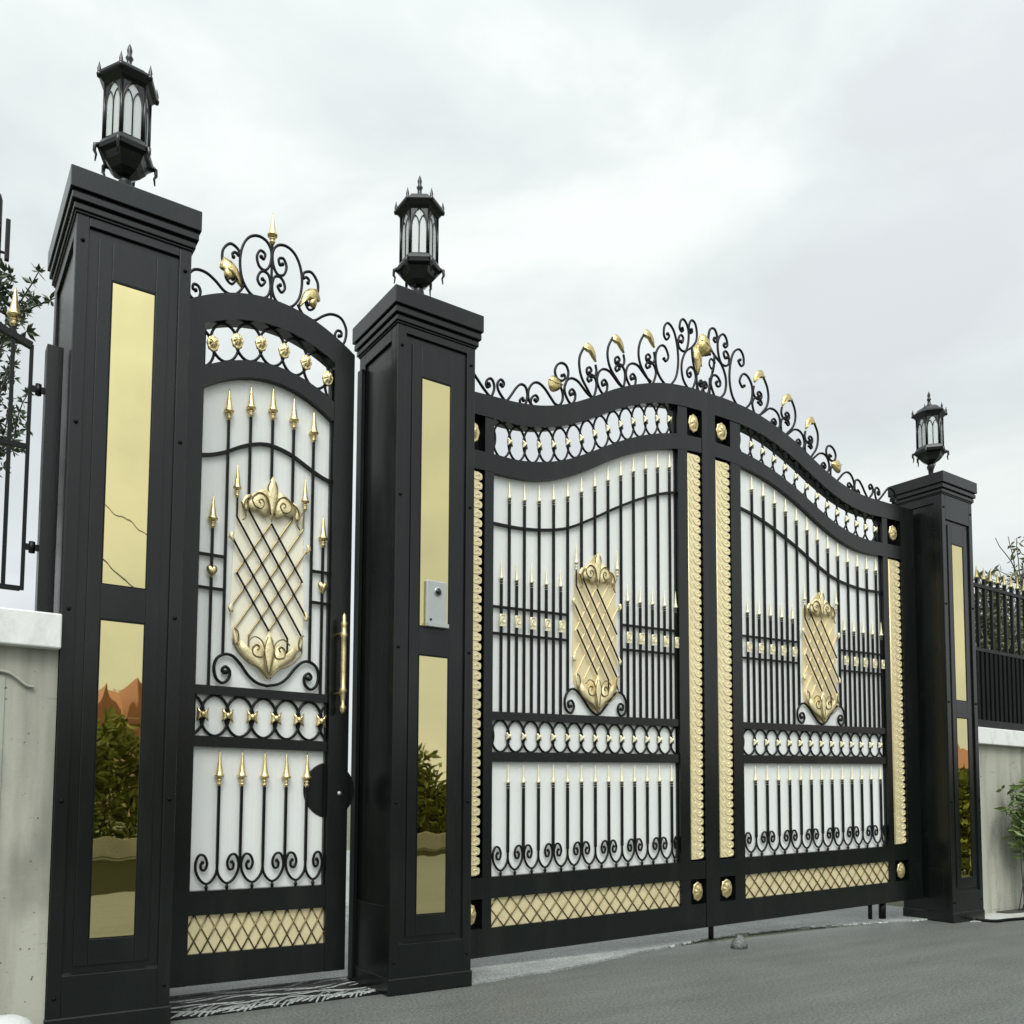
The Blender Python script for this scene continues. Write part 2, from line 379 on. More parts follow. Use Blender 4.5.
# ------------------------------------------------------------------ emblem (ped gate coordinates, centre x .712)
def emblem(root, dx, dz, sx, y, T=None, plate=True):
    C = .712
    X = lambda x: (x-C)*sx+C+dx
    Z = lambda z: z+dz
    e = MB(T)
    out = [(.712, 2.39), (.66, 2.33), (.60, 2.29), (.545, 2.25), (.54, 2.06), (.53, 1.80), (.54, 1.62), (.60, 1.535), (.66, 1.50), (.712, 1.44)]
    out = out+[(2*C-x, z) for x, z in out[-2:0:-1]]
    e.poly([(X(x), Z(z)) for x, z in out], y+.016, y+.020)
    em = e.build('emblem', M['cream'] if T else M['ivory'], root)
    S = 1.58
    def diag(c, x0, x1, mirror, mt, r, yy, pre=None, post=None):
        b = MB(T); p = [(x0, c-S*(x0-C)), (x1, c-S*(x1-C))]
        if pre: p.insert(0, (x0, pre))
        if post: p.append((x1, post))
        if mirror: p = [(2*C-a, z) for a, z in p]
        b.tube([(X(a), yy, Z(z)) for a, z in p], r, 6, smooth=False); b.build('lattice_bar', mt, em)
    for mir, mt, r, yy in ((0, M['iron'], .0050 if T else .0048, y-.002), (1, M['cream'] if T else M['bronze'], .0026 if T else .0042, y+.012 if T else y+.008)):
        diag(2.18, .712, .876, mir, mt, r, yy)
        diag(2.05, .603, .897, mir, mt, r, yy, pre=2.26)
        diag(1.92, .545, .877, mir, mt, r, yy, pre=2.30, post=1.59)
        diag(1.79, .523, .805, mir, mt, r, yy, post=1.56)
        diag(1.67, .551, .712, mir, mt, r, yy)
    g = M['plaque']
    # top ornament: crown of leaves and scrolls
    b = MB(T); l = MB(T)
    ctr = [(.712, 2.402), (.694, 2.37), (.684, 2.33), (.694, 2.28), (.702, 2.23), (.712, 2.185)]
    ctr = ctr+[(2*C-x, z) for x, z in ctr[-2:0:-1]]
    b.pillow([(X(x), Z(z)) for x, z in ctr], y-.008, .009)
    for s_ in (-1, 1):
        lobe = [(.679, 2.335), (.65, 2.327), (.617, 2.302), (.597, 2.268), (.600, 2.236), (.620, 2.226), (.645, 2.238), (.662, 2.216), (.690, 2.212), (.699, 2.25), (.688, 2.295)]
        b.pillow([(X(C+s_*(x-C)), Z(z)) for x, z in lobe], y-.003, .009)
        tip = [(.606, 2.30), (.585, 2.292), (.565, 2.262), (.572, 2.225), (.588, 2.20), (.592, 2.235), (.59, 2.265)]
        b.pillow([(X(C+s_*(x-C)), Z(z)) for x, z in tip], y-.002, .006)
    for s_ in (-1, 1):
        f = lambda pts: [(X(C+s_*(x-C)), y-.013, Z(z)) for x, z in cr(pts, 4)]
        l.tube(f([(.655, 2.262), (.645, 2.275), (.66, 2.285), (.672, 2.265), (.655, 2.24), (.625, 2.25), (.615, 2.285), (.65, 2.315), (.69, 2.29), (.705, 2.22)]), .0034, 5)
        l.tube(f([(.700, 2.38), (.688, 2.345), (.70, 2.31), (.708, 2.26)]), .0032, 5)
        l.tube(f([(.61, 2.29), (.585, 2.27), (.575, 2.235), (.59, 2.215)]), .0036, 5)
        l.tube(f([(.56, 2.255), (.575, 2.225), (.585, 2.19), (.57, 2.17)]), .0036, 5)
    b.build('crown_ornament', g, em); l.build('relief_line', M['bronze'], em)
    # bottom ornament: leaf shield with scrolls
    b = MB(T); l = MB(T)
    ctr = [(.712, 1.668), (.692, 1.625), (.684, 1.585), (.694, 1.53), (.712, 1.44)]
    ctr = ctr+[(2*C-x, z) for x, z in ctr[-2:0:-1]]
    b.pillow([(X(x), Z(z)) for x, z in ctr], y-.008, .009)
    for s_ in (-1, 1):
        lobe = [(.704, 1.455), (.672, 1.488), (.632, 1.515), (.592, 1.542), (.568, 1.58), (.578, 1.615), (.597, 1.60), (.612, 1.575), (.634, 1.56), (.640, 1.595), (.662, 1.612), (.680, 1.59), (.688, 1.54)]
        b.pillow([(X(C+s_*(x-C)), Z(z)) for x, z in lobe], y-.003, .009)
        tip = [(.541, 1.672), (.553, 1.66), (.563, 1.625), (.566, 1.585), (.551, 1.59), (.543, 1.63)]
        b.pillow([(X(C+s_*(x-C)), Z(z)) for x, z in tip], y-.002, .006)
    for s_ in (-1, 1):
        f = lambda pts: [(X(C+s_*(x-C)), y-.013, Z(z)) for x, z in cr(pts, 4)]
        l.tube(f([(.655, 1.575), (.665, 1.59), (.65, 1.60), (.632, 1.58), (.64, 1.55), (.675, 1.545), (.69, 1.58), (.675, 1.62), (.64, 1.635), (.61, 1.61)]), .0036, 5)
        l.tube(f([(.541, 1.665), (.56, 1.65), (.565, 1.61), (.548, 1.585), (.575, 1.545), (.62, 1.51), (.67, 1.49), (.705, 1.445)]), .0038, 5)
        l.tube(f([(.705, 1.64), (.69, 1.58), (.70, 1.52), (.71, 1.47)]), .0032, 5)
    b.build('leaf_ornament', g, em); l.build('relief_line', M['bronze'], em)
    # arrow ends of the lattice and the side spears
    for s_ in (-1, 1):
        for x, z in ((.523, 2.088), (.897, 1.757)):
            b = MB(T); x = C+s_*(x-C); q = -1 if x < C else 1; up = 1 if z > 1.9 else -1
            b.pillow([(X(x+q*.006), Z(z+up*.02)), (X(x-q*.012), Z(z+up*.018)), (X(x-q*.004), Z(z)), (X(x-q*.012), Z(z-up*.03)), (X(x+q*.014), Z(z-up*.005))], y-.004, .008)
            b.build('arrow_end', g, em)
        spear(em, X(C+s_*.168), y-.002, Z(2.31), Z(2.44), .026 if T else .038, T, M['champagne'] if T else None)
    return em

# ------------------------------------------------------------------ pedestrian gate
GY0, GY1 = .28, .36
def ped_gate():
    root = thing('pedestrian_gate', 'narrow arched black metal gate with gold spear tips between the two left pillars', 'gate', (.24, .32, .08))
    c = .692
    arc = lambda p, k: (lambda x: p-k*(x-c)**2)
    outer, btop, bbot, ptop = arc(3.257, .79), arc(3.131, .86), arc(2.94, .92), arc(2.862, 1.1)
    L0, L1, R0, R1 = .238, .37, 1.02, 1.126
    f = MB(); K = lambda v: (lambda x: v)
    f.strip(lin(L0, R1, 30), btop, outer, GY0, GY1)
    f.strip(lin(L0, L1, 4), K(.08), btop, GY0, GY1); f.strip(lin(R0, R1, 4), K(.08), btop, GY0, GY1)
    xs = lin(L1, R0, 24)
    f.strip(xs, ptop, bbot, GY0+.003, GY1-.003)
    f.box(L1, R0, GY0+.003, GY1-.003, .08, .213); f.box(L1, R0, GY0+.003, GY1-.003, .38, .485)
    f.box(L1, R0, GY0+.012, GY1-.01, 1.12, 1.168); f.box(L1, R0, GY0+.012, GY1-.01, 1.355, 1.395)
    # thin inner bead round the openings
    for a, b_ in ((L1, L1+.008), (R0-.008, R0)):
        f.strip([a, b_], K(.485), K(1.12), GY0+.02, GY1-.02); f.strip([a, b_], K(1.395), ptop, GY0+.02, GY1-.02)
    f.build('frame', M['black'], root)
    p = MB(); p.strip(lin(L1, R0, 16), K(.485), ptop, .3185, .3245); p.build('backing_panel', M['panel'], root)
    r = .0058; y = .303
    wave = lerp_curve([(.37, 2.438), (.43, 2.453), (.495, 2.481), (.548, 2.512), (.602, 2.537), (.653, 2.553), (.70, 2.558), (.768, 2.547), (.822, 2.529), (.868, 2.506), (.924, 2.478), (.98, 2.455), (1.02, 2.444)])
    barpart(root, [(x, y+.004, wave(x)) for x in lin(.37, 1.02, 30)], .0075, name='wave_bar')
    bx = [.498, .603, .711, .818, .922]
    bot = [1.54, 2.265, 2.39, 2.265, 1.547]
    tb = [.664, .706, .719, .699, .660]; tt = [.783, .827, .848, .828, .787]
    for x, zb, a, b_ in zip(bx, bot, tb, tt):
        o = barpart(root, [(x, y, zb), (x, y, 2+a)], r); spear(o, x, y, 2+a, 2+b_, .046)
    for x, s_ in ((.436, -1), (.982, 1)):
        o = barpart(root, [(x, y, 1.395), (x, y, 2.148)], r); spear(o, x, y, 2.148, 2.272, .046)
        heart(o, x, 1.915, .026, .035, y-.006)
    for a, b_ in ((.37, .498), (.922, 1.02)):
        for z in (1.837, 1.989): barpart(root, [(a, y+.003, z), (b_, y+.003, z)], .0062, name='cross_bar')
    emblem(root, 0, 0, 1, .297)
    sl = [(.515, 1.462), (.505, 1.458), (.497, 1.471), (.511, 1.487), (.532, 1.469), (.528, 1.433), (.499, 1.411), (.470, 1.432), (.459, 1.479), (.472, 1.521), (.507, 1.543), (.544, 1.538), (.580, 1.506), (.621, 1.455), (.664, 1.424), (.716, 1.413)]
    scroll(root, sl, y, .0075); scroll(root, [(1.43-x, z+.002) for x, z in sl], y, .0075)
    # ring bands
    mid = [.413, .527, .642, .758, .872, .987]
    for i, x in enumerate(lin(.3557, 1.044, 7)):
        zc = (btop(x)+bbot(x))/2
        ring(root, x, zc, .066, .09, .307, .007, clip=(.376, 1.014))
        ring(root, x, 1.262, .066, .092, .307, .007, clip=(.376, 1.014))
    for x in mid:
        rosette(root, x, (btop(x)+bbot(x))/2, .028, .038, .301)
        knot(root, x, 1.264, .027, .032, .299)
    # lower panel: spear bars and C scrolls
    for i, x in enumerate(bx):
        o = barpart(root, [(x, y, .60), (x, y, .985)], r); spear(o, x, y, .985, 1.112, .044)
    gx = [.395]+bx+[1.012]
    c_scrolls(root, gx, .485, y, .0062, None, first=0)
    # lattice
    lattice(root, L1, R0, .213, .38, .300, None, 10.5, M['lattice_gold'], M['bronze'], .0034)
    # crest
    cres = []
    A = [(.333, 3.205), (.320, 3.209), (.323, 3.231), (.345, 3.228), (.355, 3.200), (.341, 3.166), (.313, 3.166), (.297, 3.202), (.294, 3.250), (.313, 3.290), (.341, 3.306), (.382, 3.303), (.423, 3.28), (.466, 3.245), (.508, 3.240), (.537, 3.265), (.557, 3.297)]
    B = [(.505, 3.424), (.500, 3.439), (.515, 3.449), (.531, 3.438), (.527, 3.468), (.489, 3.483), (.456, 3.445), (.452, 3.397), (.464, 3.376), (.497, 3.353), (.535, 3.324), (.551, 3.291)]
    B2 = [(.502, 3.312), (.512, 3.325), (.516, 3.309), (.498, 3.287), (.473, 3.303), (.465, 3.334)]
    Cc = [(.640, 3.472), (.653, 3.464), (.659, 3.492), (.635, 3.501), (.619, 3.465), (.632, 3.422), (.663, 3.413), (.687, 3.454), (.690, 3.517), (.664, 3.559), (.620, 3.569), (.577, 3.545), (.548, 3.491), (.537, 3.419), (.548, 3.337), (.584, 3.280), (.627, 3.264), (.671, 3.283), (.690, 3.333), (.681, 3.391), (.654, 3.405), (.633, 3.387), (.625, 3.354), (.643, 3.330), (.662, 3.354), (.649, 3.364)]
    lf = [(.456, 3.405), (.496, 3.396), (.526, 3.368), (.542, 3.325), (.547, 3.285), (.523, 3.315), (.497, 3.338), (.475, 3.34), (.44, 3.35)]
    lf2 = [(.462, 3.36), (.485, 3.345), (.50, 3.33), (.497, 3.31), (.475, 3.30), (.46, 3.325)]
    for s_ in (0, 1):
        mm = (lambda p: [(1.388-x, z) for x, z in p]) if s_ else (lambda p: p)
        scroll(root, mm(A), .32, .0068); scroll(root, mm(B), .32, .0068); scroll(root, mm(B2), .316, .006)
        scroll(root, mm(Cc), .32, .0068, ends=(1, 1))
        b = MB(); b.pillow(cr(mm(lf)+[mm(lf)[0]], 3)[:-1], .318, .016); b.pillow(cr(mm(lf2)+[mm(lf2)[0]], 3)[:-1], .312, .014)
        b.build('acanthus_leaf', M['crest_gold'], root)
    o = barpart(root, [(.694, .32, 3.25), (.694, .32, 3.6)], .005); spear(o, .694, .32, 3.59, 3.715, .048)
    # pull handle, lock disc, hinges
    b = MB(); x, y0 = 1.066, .225
    prof = [(.006, 1.30), (.012, 1.31), (.016, 1.33), (.009, 1.345), (.012, 1.37), (.015, 1.40), (.02, 1.41), (.013, 1.425), (.0135, 1.50), (.014, 1.60), (.013, 1.665), (.02, 1.68), (.014, 1.69), (.013, 1.72), (.017, 1.735), (.01, 1.75), (.012, 1.765), (.008, 1.775), (0, 1.79)]
    b.lathe(prof, (x, y0, 0), 14)
    for z in (1.40, 1.69): b.tube([(x, y0, z), (x, GY0+.004, z)], .008, 8)
    b.build('pull_handle', M['gold'], root)
    b = MB(); b.tube([(1.045, GY0+.058, .935), (1.045, GY0+.034, .935)], .135, 40, smooth=False); o = b.build('lock_disc', M['black'], root, bevel=.004)
    b = MB(); b.tube([(1.08, GY0-.001, .92), (1.08, GY0-.007, .92)], .010, 16); b.build('keyhole', M['white_steel'], o)
    for z in (.45, 1.6, 2.7):
        b = MB(); b.lathe([(.014, -.06), (.014, .06)], (.231, .30, z), 12); b.build('hinge', M['black'], root)
    return root

def c_scrolls(root, gx, zb, y, r, T, first=0):
    """row of C scrolls, one per gap: joins the bar on one side, curls on the other"""
    for i in range(len(gx)-1):
        a, b_ = gx[i], gx[i+1]; w = b_-a
        join_left = (i % 2 == 1-first)           # side where the scroll runs up into the bar
        P = [(0, .125), (.0, .10), (.05, .07), (.22, .042), (.45, .028), (.72, .045), (.92, .085), (.93, .125), (.78, .155), (.56, .15), (.44, .118), (.53, .09), (.68, .092), (.72, .112), (.64, .122)]
        q = []
        for u, h in P[::-1]:
            uu = u if join_left else 1-u
            q.append((a+w*uu, zb+h))
        o = scroll(root, q, y, r, T)
        b = MB(T); xx = q[10][0]
        b.tube([(xx, y, zb), (xx, y, zb+.03)], r*.9, 6); b.ball((xx, y, zb+.012), r*1.5, 8); b.build('stem', M['iron'], o)

def lattice(root, x0, x1, z0, z1, y, T, n, mplate, mrod, r):
    b = MB(T); b.box(x0, x1, y, y+.004, z0, z1); p = b.build('lattice_panel', mplate, root)
    g = MB(T); w = (x1-x0)/n; h = z1-z0; d = w/2*2       # each diamond w wide, half the height tall
    k = h/w*.5*1.0
    for s_ in (1, -1):
        t = -2.
        while t < n+2.5:
            # line x = x0 + w*(t + s*(z-z0)/h*1.5)
            pts = []
            for i in range(0, 25):
                q = i/24; x = x0+w*(t+s_*q*1.5)
                if x0 <= x <= x1: pts.append((x, y-.005 if s_ > 0 else y-.003, z0+h*q))
            if len(pts) > 1: g.tube([pts[0], pts[-1]], r, 5)
            t += 1
    g.build('diamond_mesh', mrod, p)

# ------------------------------------------------------------------ main gate leaves
OUT = lerp_curve([(0, 3.108), (.155, 3.109), (.286, 3.111), (.456, 3.114), (.632, 3.135), (.815, 3.186), (1.006, 3.269), (1.205, 3.367), (1.412, 3.444), (1.629, 3.499), (1.855, 3.523), (2.035, 3.524)])
BT = lerp_curve([(0, 2.988), (.287, 2.986), (.456, 2.985), (.632, 3.007), (.815, 3.058), (1.005, 3.138), (1.204, 3.235), (1.412, 3.316), (1.583, 3.361), (1.762, 3.383), (2.035, 3.39)])
BB = lerp_curve([(0, 2.789), (.289, 2.787), (.457, 2.784), (.633, 2.806), (.816, 2.855), (1.005, 2.937), (1.203, 3.032), (1.411, 3.114), (1.582, 3.164), (1.76, 3.196), (2.035, 3.21)])
PT = lerp_curve([(0, 2.686), (.289, 2.684), (.458, 2.682), (.598, 2.693), (.779, 2.738), (.965, 2.814), (1.163, 2.914), (1.367, 3.002), (1.559, 3.061), (1.759, 3.096), (2.035, 3.112)])
K = lambda v: (lambda x: v)

def gate_leaf(T, label, base, right):
    U0 = -.088 if right else 0.
    root = thing('gate_leaf', label, 'gate', base, 'tall double gate leaves')
    W = 2.032
    f = MB(T)
    f.strip(lin(U0, W, 44), BT, OUT, GY0, GY1)
    f.strip(lin(U0, .075, 3), K(.06), BT, GY0, GY1); f.strip(lin(1.968, W, 3), K(.06), BT, GY0, GY1)
    f.strip(lin(.075, 1.968, 40), PT, BB, GY0+.003, GY1-.003)
    f.strip(lin(.075, 1.968, 3), K(.06), K(.21), GY0+.003, GY1-.003); f.strip(lin(.075, 1.968, 3), K(.365), K(.477), GY0+.003, GY1-.003)
    for a, b_ in ((.23, .29), (1.745, 1.832)):
        f.strip(lin(a, b_, 3), K(.21), K(.365), GY0+.005, GY1-.005); f.strip(lin(a, b_, 4), K(.477), PT, GY0+.005, GY1-.005)
        f.strip(lin(a, b_, 4), BB, BT, GY0+.005, GY1-.005)
    for a, b_ in ((1.093, 1.146), (1.32, 1.365)): f.strip(lin(.29, 1.745, 3), K(a), K(b_), GY0+.013, GY1-.012)
    # slim bead around the white panel
    f.strip([.29, .298], K(.477), PT, GY0+.025, GY1-.02); f.strip([1.737, 1.745], K(.477), PT, GY0+.025, GY1-.02)
    f.build('frame', M['black'], root)
    for a, b_ in ((.075, .23), (1.832, 1.968)):
        b = MB(T); b.strip(lin(a, b_, 4), K(.21), BT, .347, .353); b.build('recess_plate', M['black'], root)
    p = MB(T); p.strip(lin(.29, 1.745, 30), K(.477), PT, .3185, .3245); p.build('backing_panel', M['panel'], root)
    # gold border strips with scalloped edge
    for a, b_, dirn in ((.080, .218, 1), (1.836, 1.960, 1)):
        zb, zt = .487, PT(a)-.012; n = int((zt-zb)/.052); h = (zt-zb)/n; w = b_-a
        b = MB(T); e = []
        if right: lo_, hi_ = b_, a
        else: lo_, hi_ = a, b_
        # plain side at the image left, scallops to the right
        e = [(lo_, zb), (lo_, zt)]
        for i in range(n):
            z1 = zt-i*h
            for q, d in ((.02, .26), (.2, .03), (.5, 0), (.8, .03), (.98, .26)): e.append((hi_+(lo_-hi_)*d*.75, z1-h*q))
        b.poly(e, .292, .297)
        x_ = lambda q: lo_+(hi_-lo_)*q
        for i in range(n):
            zc = zt-(i+.5)*h
            pts = cr([(x_(.70), zc), (x_(.76), zc+h*.16), (x_(.86), zc+h*.1), (x_(.88), zc-h*.2), (x_(.72), zc-h*.36), (x_(.52), zc-h*.2), (x_(.38), zc+h*.35)], 3)
            b.tube([(u, .2915, z) for u, z in pts], .0032, 5)
            b.tube([(x_(.36), .292, zc-h*.45), (x_(.2), .2912, zc), (x_(.08), .292, zc+h*.4)], .0022, 4)
        b.tube([(x_(.05), .291, zb), (x_(.05), .291, zt)], .003, 5)
        b.build('gold_strip', M['lattice_gold'], root)
    # corner boxes
    for cx, cz in ((.152, .287), (1.90, .287), (.152, (BB(.15)+BT(.15))/2), (1.90, (BB(1.9)+BT(1.9))/2)):
        rosette(root, cx, cz, .044, .06, .298, T)
    y = .304; r = .0063
    mx = (lambda v: 2.035-v) if right else (lambda v: v)
    bx = [.412+.1062*i for i in range(13)]
    wave = lerp_curve([(.29, 2.397), (.475, 2.391), (.650, 2.398), (.833, 2.43), (1.023, 2.508), (1.221, 2.60), (1.428, 2.683), (1.600, 2.736), (1.745, 2.762)])
    wave = lerp_curve([(.29, 2.407), (.475, 2.404), (.650, 2.418), (.833, 2.455), (1.023, 2.537), (1.221, 2.635), (1.428, 2.725), (1.600, 2.784), (1.745, 2.818)])
    barpart(root, [(x, y+.004, wave(x)) for x in lin(.29, 1.745, 40)], .0078, T, 'wave_bar')
    emc = 1.057
    for i, x in enumerate(bx):
        x = mx(x)
        zb = {5: 2.205, 6: 2.325, 7: 2.205, 4: 1.50, 8: 1.505}.get(i, 1.365)
        zt = PT(x)-.012
        o = barpart(root, [(x, y, zb), (x, y, zt-.11)], r, T); spear(o, x, y, zt-.11, zt, .0245, T, M['champagne'])
        o = barpart(root, [(x, y, .60), (x, y, .975)], r, T); spear(o, x, y, .975, 1.088, .0245, T, M['champagne'])
    sx = [bx[0]-.0531+.1062*i for i in range(5)]+[bx[8]+.0531+.1062*i for i in range(5)]
    for x in sx:
        x = min(x, 1.733); q = 2.10 if x < 1 else 2.068; lowz = x > 1; x = mx(x)
        o = barpart(root, [(x, y, 1.365), (x, y, q)], r, T); spear(o, x, y, q, q+.112, .0245, T, M['champagne'])
        zc = 1.848 if lowz else 1.87
        b = MB(T); h = .034; w = .0215
        b.strip([x-w, x+w], K(zc-h), K(zc+h), y-.0145, y-.0105)
        b.tube([(x_, y-.0155, z_) for x_, z_ in cr([(x-w*.75, zc-h*.7), (x-w*.75, zc+h*.75), (x+w*.7, zc+h*.75), (x+w*.7, zc-h*.3), (x-w*.2, zc-h*.3), (x-w*.2, zc+h*.3), (x+w*.2, zc+h*.3)], 3)], .0032, 5)
        b.build('clasp', M['champagne'], o)
    for a, b_, z0, z1 in ((.29, bx[4], 1.797, 1.945), (bx[8], 1.745, 1.775, 1.924)):
        for z in (z0, z1): barpart(root, [(mx(a), y+.003, z), (mx(b_), y+.003, z)], .0066, T, 'cross_bar')
    emblem(root, mx(emc)-.712, -.062, -.97 if right else .97, .297, T)
    sl = [(.861, 1.415), (.846, 1.411), (.841, 1.437), (.868, 1.447), (.885, 1.412), (.861, 1.376), (.824, 1.396), (.815, 1.452), (.842, 1.503), (.885, 1.515), (.930, 1.487), (.978, 1.434), (1.02, 1.391), (1.057, 1.373)]
    scroll(root, [(mx(x), z) for x, z in sl], y, .0072, T); scroll(root, [(mx(2*emc-x), z-.004) for x, z in sl], y, .0072, T)
    # rings
    rx = [bx[0]-.0531+.1062*i for i in range(-1, 15)]
    for x in map(mx, rx):
        zc = (BT(x)+BB(x))/2
        ring(root, x, zc, .0615, .099, .308, .0066, T, (.294, 1.741))
        ring(root, x, 1.233, .0615, .087, .308, .0066, T, (.294, 1.741))
    for x in map(mx, bx):
        knot(root, x, (BT(x)+BB(x))/2, .017, .024, .301, T, M['champagne']); knot(root, x, 1.233, .016, .022, .301, T, M['champagne'])
    c_scrolls(root, sorted(map(mx, [.305]+bx+[1.735])), .477, y, .0062, T, first=0)
    lattice(root, .29, 1.745, .21, .365, .300, T, 16, M['lattice_gold'], M['bronze'], .0034)
    crest(root, T, right)
    for z in (.5, 1.6, 2.7):
        b = MB(T); b.lathe([(.012, -.06), (.012, .06)], (U0-.006, .30, z), 12); b.build('hinge', M['black'], root)
    def rod(u, y_, z0, z1, r_, name):
        b = MB(T); b.tube([(u, y_, z0), (u, y_, z1)], r_, 10); b.build(name, M['iron'], root)
    if right:
        rod(1.995, .33, -.028, .07, .016, 'drop_bolt'); rod(.47, .325, -.05, .07, .014, 'support_leg'); rod(.332, .325, -.06, .07, .024, 'support_leg')
    return root

def crest(root, T, right):
    S = {}
    S['a'] = [(.275, 3.197), (.285, 3.187), (.267, 3.175), (.257, 3.192), (.267, 3.219), (.292, 3.230), (.310, 3.208), (.312, 3.171), (.290, 3.128), (.251, 3.153), (.201, 3.203), (.168, 3.237), (.135, 3.256), (.09, 3.24), (.06, 3.19), (.07, 3.15), (.10, 3.15), (.105, 3.18)]
    S['b'] = [(.359, 3.212), (.371, 3.201), (.381, 3.225), (.359, 3.241), (.336, 3.214), (.341, 3.178), (.368, 3.144), (.397, 3.127), (.431, 3.166), (.466, 3.216), (.500, 3.246), (.534, 3.239), (.548, 3.192), (.534, 3.138), (.506, 3.124), (.494, 3.149), (.513, 3.170), (.520, 3.157)]
    S['c'] = [(.603, 3.178), (.612, 3.168), (.627, 3.188), (.609, 3.206), (.580, 3.185), (.573, 3.150), (.592, 3.134), (.559, 3.166), (.556, 3.223), (.588, 3.272), (.630, 3.284), (.675, 3.262), (.721, 3.217), (.754, 3.187), (.786, 3.187), (.810, 3.222), (.810, 3.266), (.795, 3.299)]
    S['d'] = [(.806, 3.370), (.822, 3.380), (.829, 3.359), (.804, 3.338), (.769, 3.344), (.752, 3.383), (.769, 3.425), (.804, 3.446), (.838, 3.438), (.855, 3.402), (.847, 3.359), (.829, 3.315), (.823, 3.284)]
    S['e'] = [(.889, 3.278), (.872, 3.265), (.864, 3.286), (.885, 3.305), (.908, 3.284), (.904, 3.243), (.876, 3.214), (.842, 3.244), (.825, 3.292), (.842, 3.345), (.880, 3.371), (.927, 3.365), (.966, 3.337), (1.005, 3.306), (1.045, 3.288)]
    for i, (dx, dz) in enumerate(((.258, .118), (.499, .212))):
        S['e%d' % i] = [(x+dx, z+dz*(1 if k < 11 else 1.02)) for k, (x, z) in enumerate(S['e'])]
    S['f'] = [(1.034, 3.397), (1.017, 3.382), (1.005, 3.400), (1.034, 3.430), (1.068, 3.413), (1.077, 3.364), (1.048, 3.292), (.995, 3.346), (.958, 3.397), (.941, 3.460), (.945, 3.522), (.978, 3.585)]
    S['f0'] = [(1.266, 3.520), (1.247, 3.502), (1.235, 3.520), (1.266, 3.552), (1.303, 3.535), (1.317, 3.485), (1.297, 3.415), (1.235, 3.462), (1.190, 3.513), (1.170, 3.577), (1.177, 3.641), (1.212, 3.706)]
    S['f1'] = [(1.531, 3.600), (1.511, 3.584), (1.498, 3.603), (1.531, 3.634), (1.570, 3.616), (1.587, 3.566), (1.550, 3.49), (1.493, 3.539), (1.451, 3.592), (1.434, 3.659), (1.446, 3.733), (1.485, 3.80)]
    S['g'] = [(1.661, 3.683), (1.679, 3.670), (1.702, 3.709), (1.671, 3.764), (1.626, 3.758), (1.588, 3.697), (1.592, 3.610), (1.629, 3.547), (1.695, 3.513), (1.764, 3.574), (1.792, 3.675), (1.787, 3.788), (1.756, 3.889), (1.704, 3.930), (1.668, 3.899), (1.663, 3.840), (1.687, 3.816), (1.712, 3.846), (1.696, 3.857)]
    S['h'] = [(1.834, 3.930), (1.843, 3.919), (1.827, 3.907), (1.809, 3.929), (1.819, 3.974), (1.842, 3.994), (1.870, 3.979), (1.891, 3.939), (1.895, 3.887), (1.885, 3.827), (1.863, 3.784), (1.826, 3.779), (1.801, 3.798), (1.795, 3.830), (1.806, 3.869), (1.827, 3.882), (1.843, 3.863), (1.831, 3.832), (1.817, 3.838)]
    S['i'] = [(1.922, 3.944), (1.930, 3.932), (1.916, 3.919), (1.901, 3.933), (1.900, 3.969), (1.922, 4.008), (1.957, 3.997), (1.973, 3.949), (1.972, 3.896), (1.953, 3.857), (1.911, 3.815), (1.868, 3.783), (1.837, 3.729), (1.824, 3.667), (1.835, 3.598), (1.865, 3.555), (1.911, 3.528), (1.945, 3.579), (1.959, 3.628), (1.944, 3.677), (1.908, 3.688), (1.877, 3.656), (1.881, 3.624), (1.903, 3.618), (1.915, 3.638), (1.905, 3.646)]
    S['j'] = [(1.924, 3.83), (1.93, 3.752), (1.946, 3.690), (1.964, 3.640), (1.972, 3.53)]
    S['k'] = [(2.011, 3.603), (2.018, 3.592), (2.006, 3.577), (1.992, 3.595), (2.004, 3.619), (2.026, 3.608), (2.026, 3.573), (2.010, 3.535), (1.985, 3.545), (1.970, 3.596), (1.967, 3.656)]
    cur = [(1.024, 3.441), (1.038, 3.456), (1.024, 3.472), (1.002, 3.46), (1.003, 3.43), (1.03, 3.416), (1.062, 3.425), (1.078, 3.46), (1.07, 3.50)]
    S['c0'] = cur; S['c1'] = [(x+.233, z+.122) for x, z in cur]; S['c2'] = [(x+.50, z+.205) for x, z in cur]
    both = {'b', 'g', 'h', 'i', 'a'}
    for k, p in S.items():
        scroll(root, p, .32, .0078, T, ends=(0 if k == 'j' else 1, 1 if k in both else 0))
    def leaf(pts, y=.318, h=.016):
        b = MB(T); b.pillow(cr(pts+[pts[0]], 3)[:-1], y, h)
        cx = sum(p[0] for p in pts)/len(pts); cz = sum(p[1] for p in pts)/len(pts)
        b.tube([(pts[0][0], y-h*.6, pts[0][1]), (cx, y-h*1.15, cz), (pts[len(pts)//2][0], y-h*.6, pts[len(pts)//2][1])], .004, 5)
        b.build('gold_leaf', M['crest_gold'], root)
    leaf([(.702, 3.322), (.730, 3.352), (.776, 3.341), (.804, 3.309), (.776, 3.273), (.730, 3.255), (.706, 3.279)])
    for q in ((0, 0), (.233, .113), (.50, .215)):
        lf = [(.966, 3.580), (.992, 3.622), (1.041, 3.610), (1.072, 3.568), (1.076, 3.510), (1.046, 3.535), (1.018, 3.562), (.986, 3.566)]
        leaf([(1.02+(x-1.02)*.88+q[0], 3.575+(z-3.575)*.92+q[1]) for x, z in lf], h=.011)
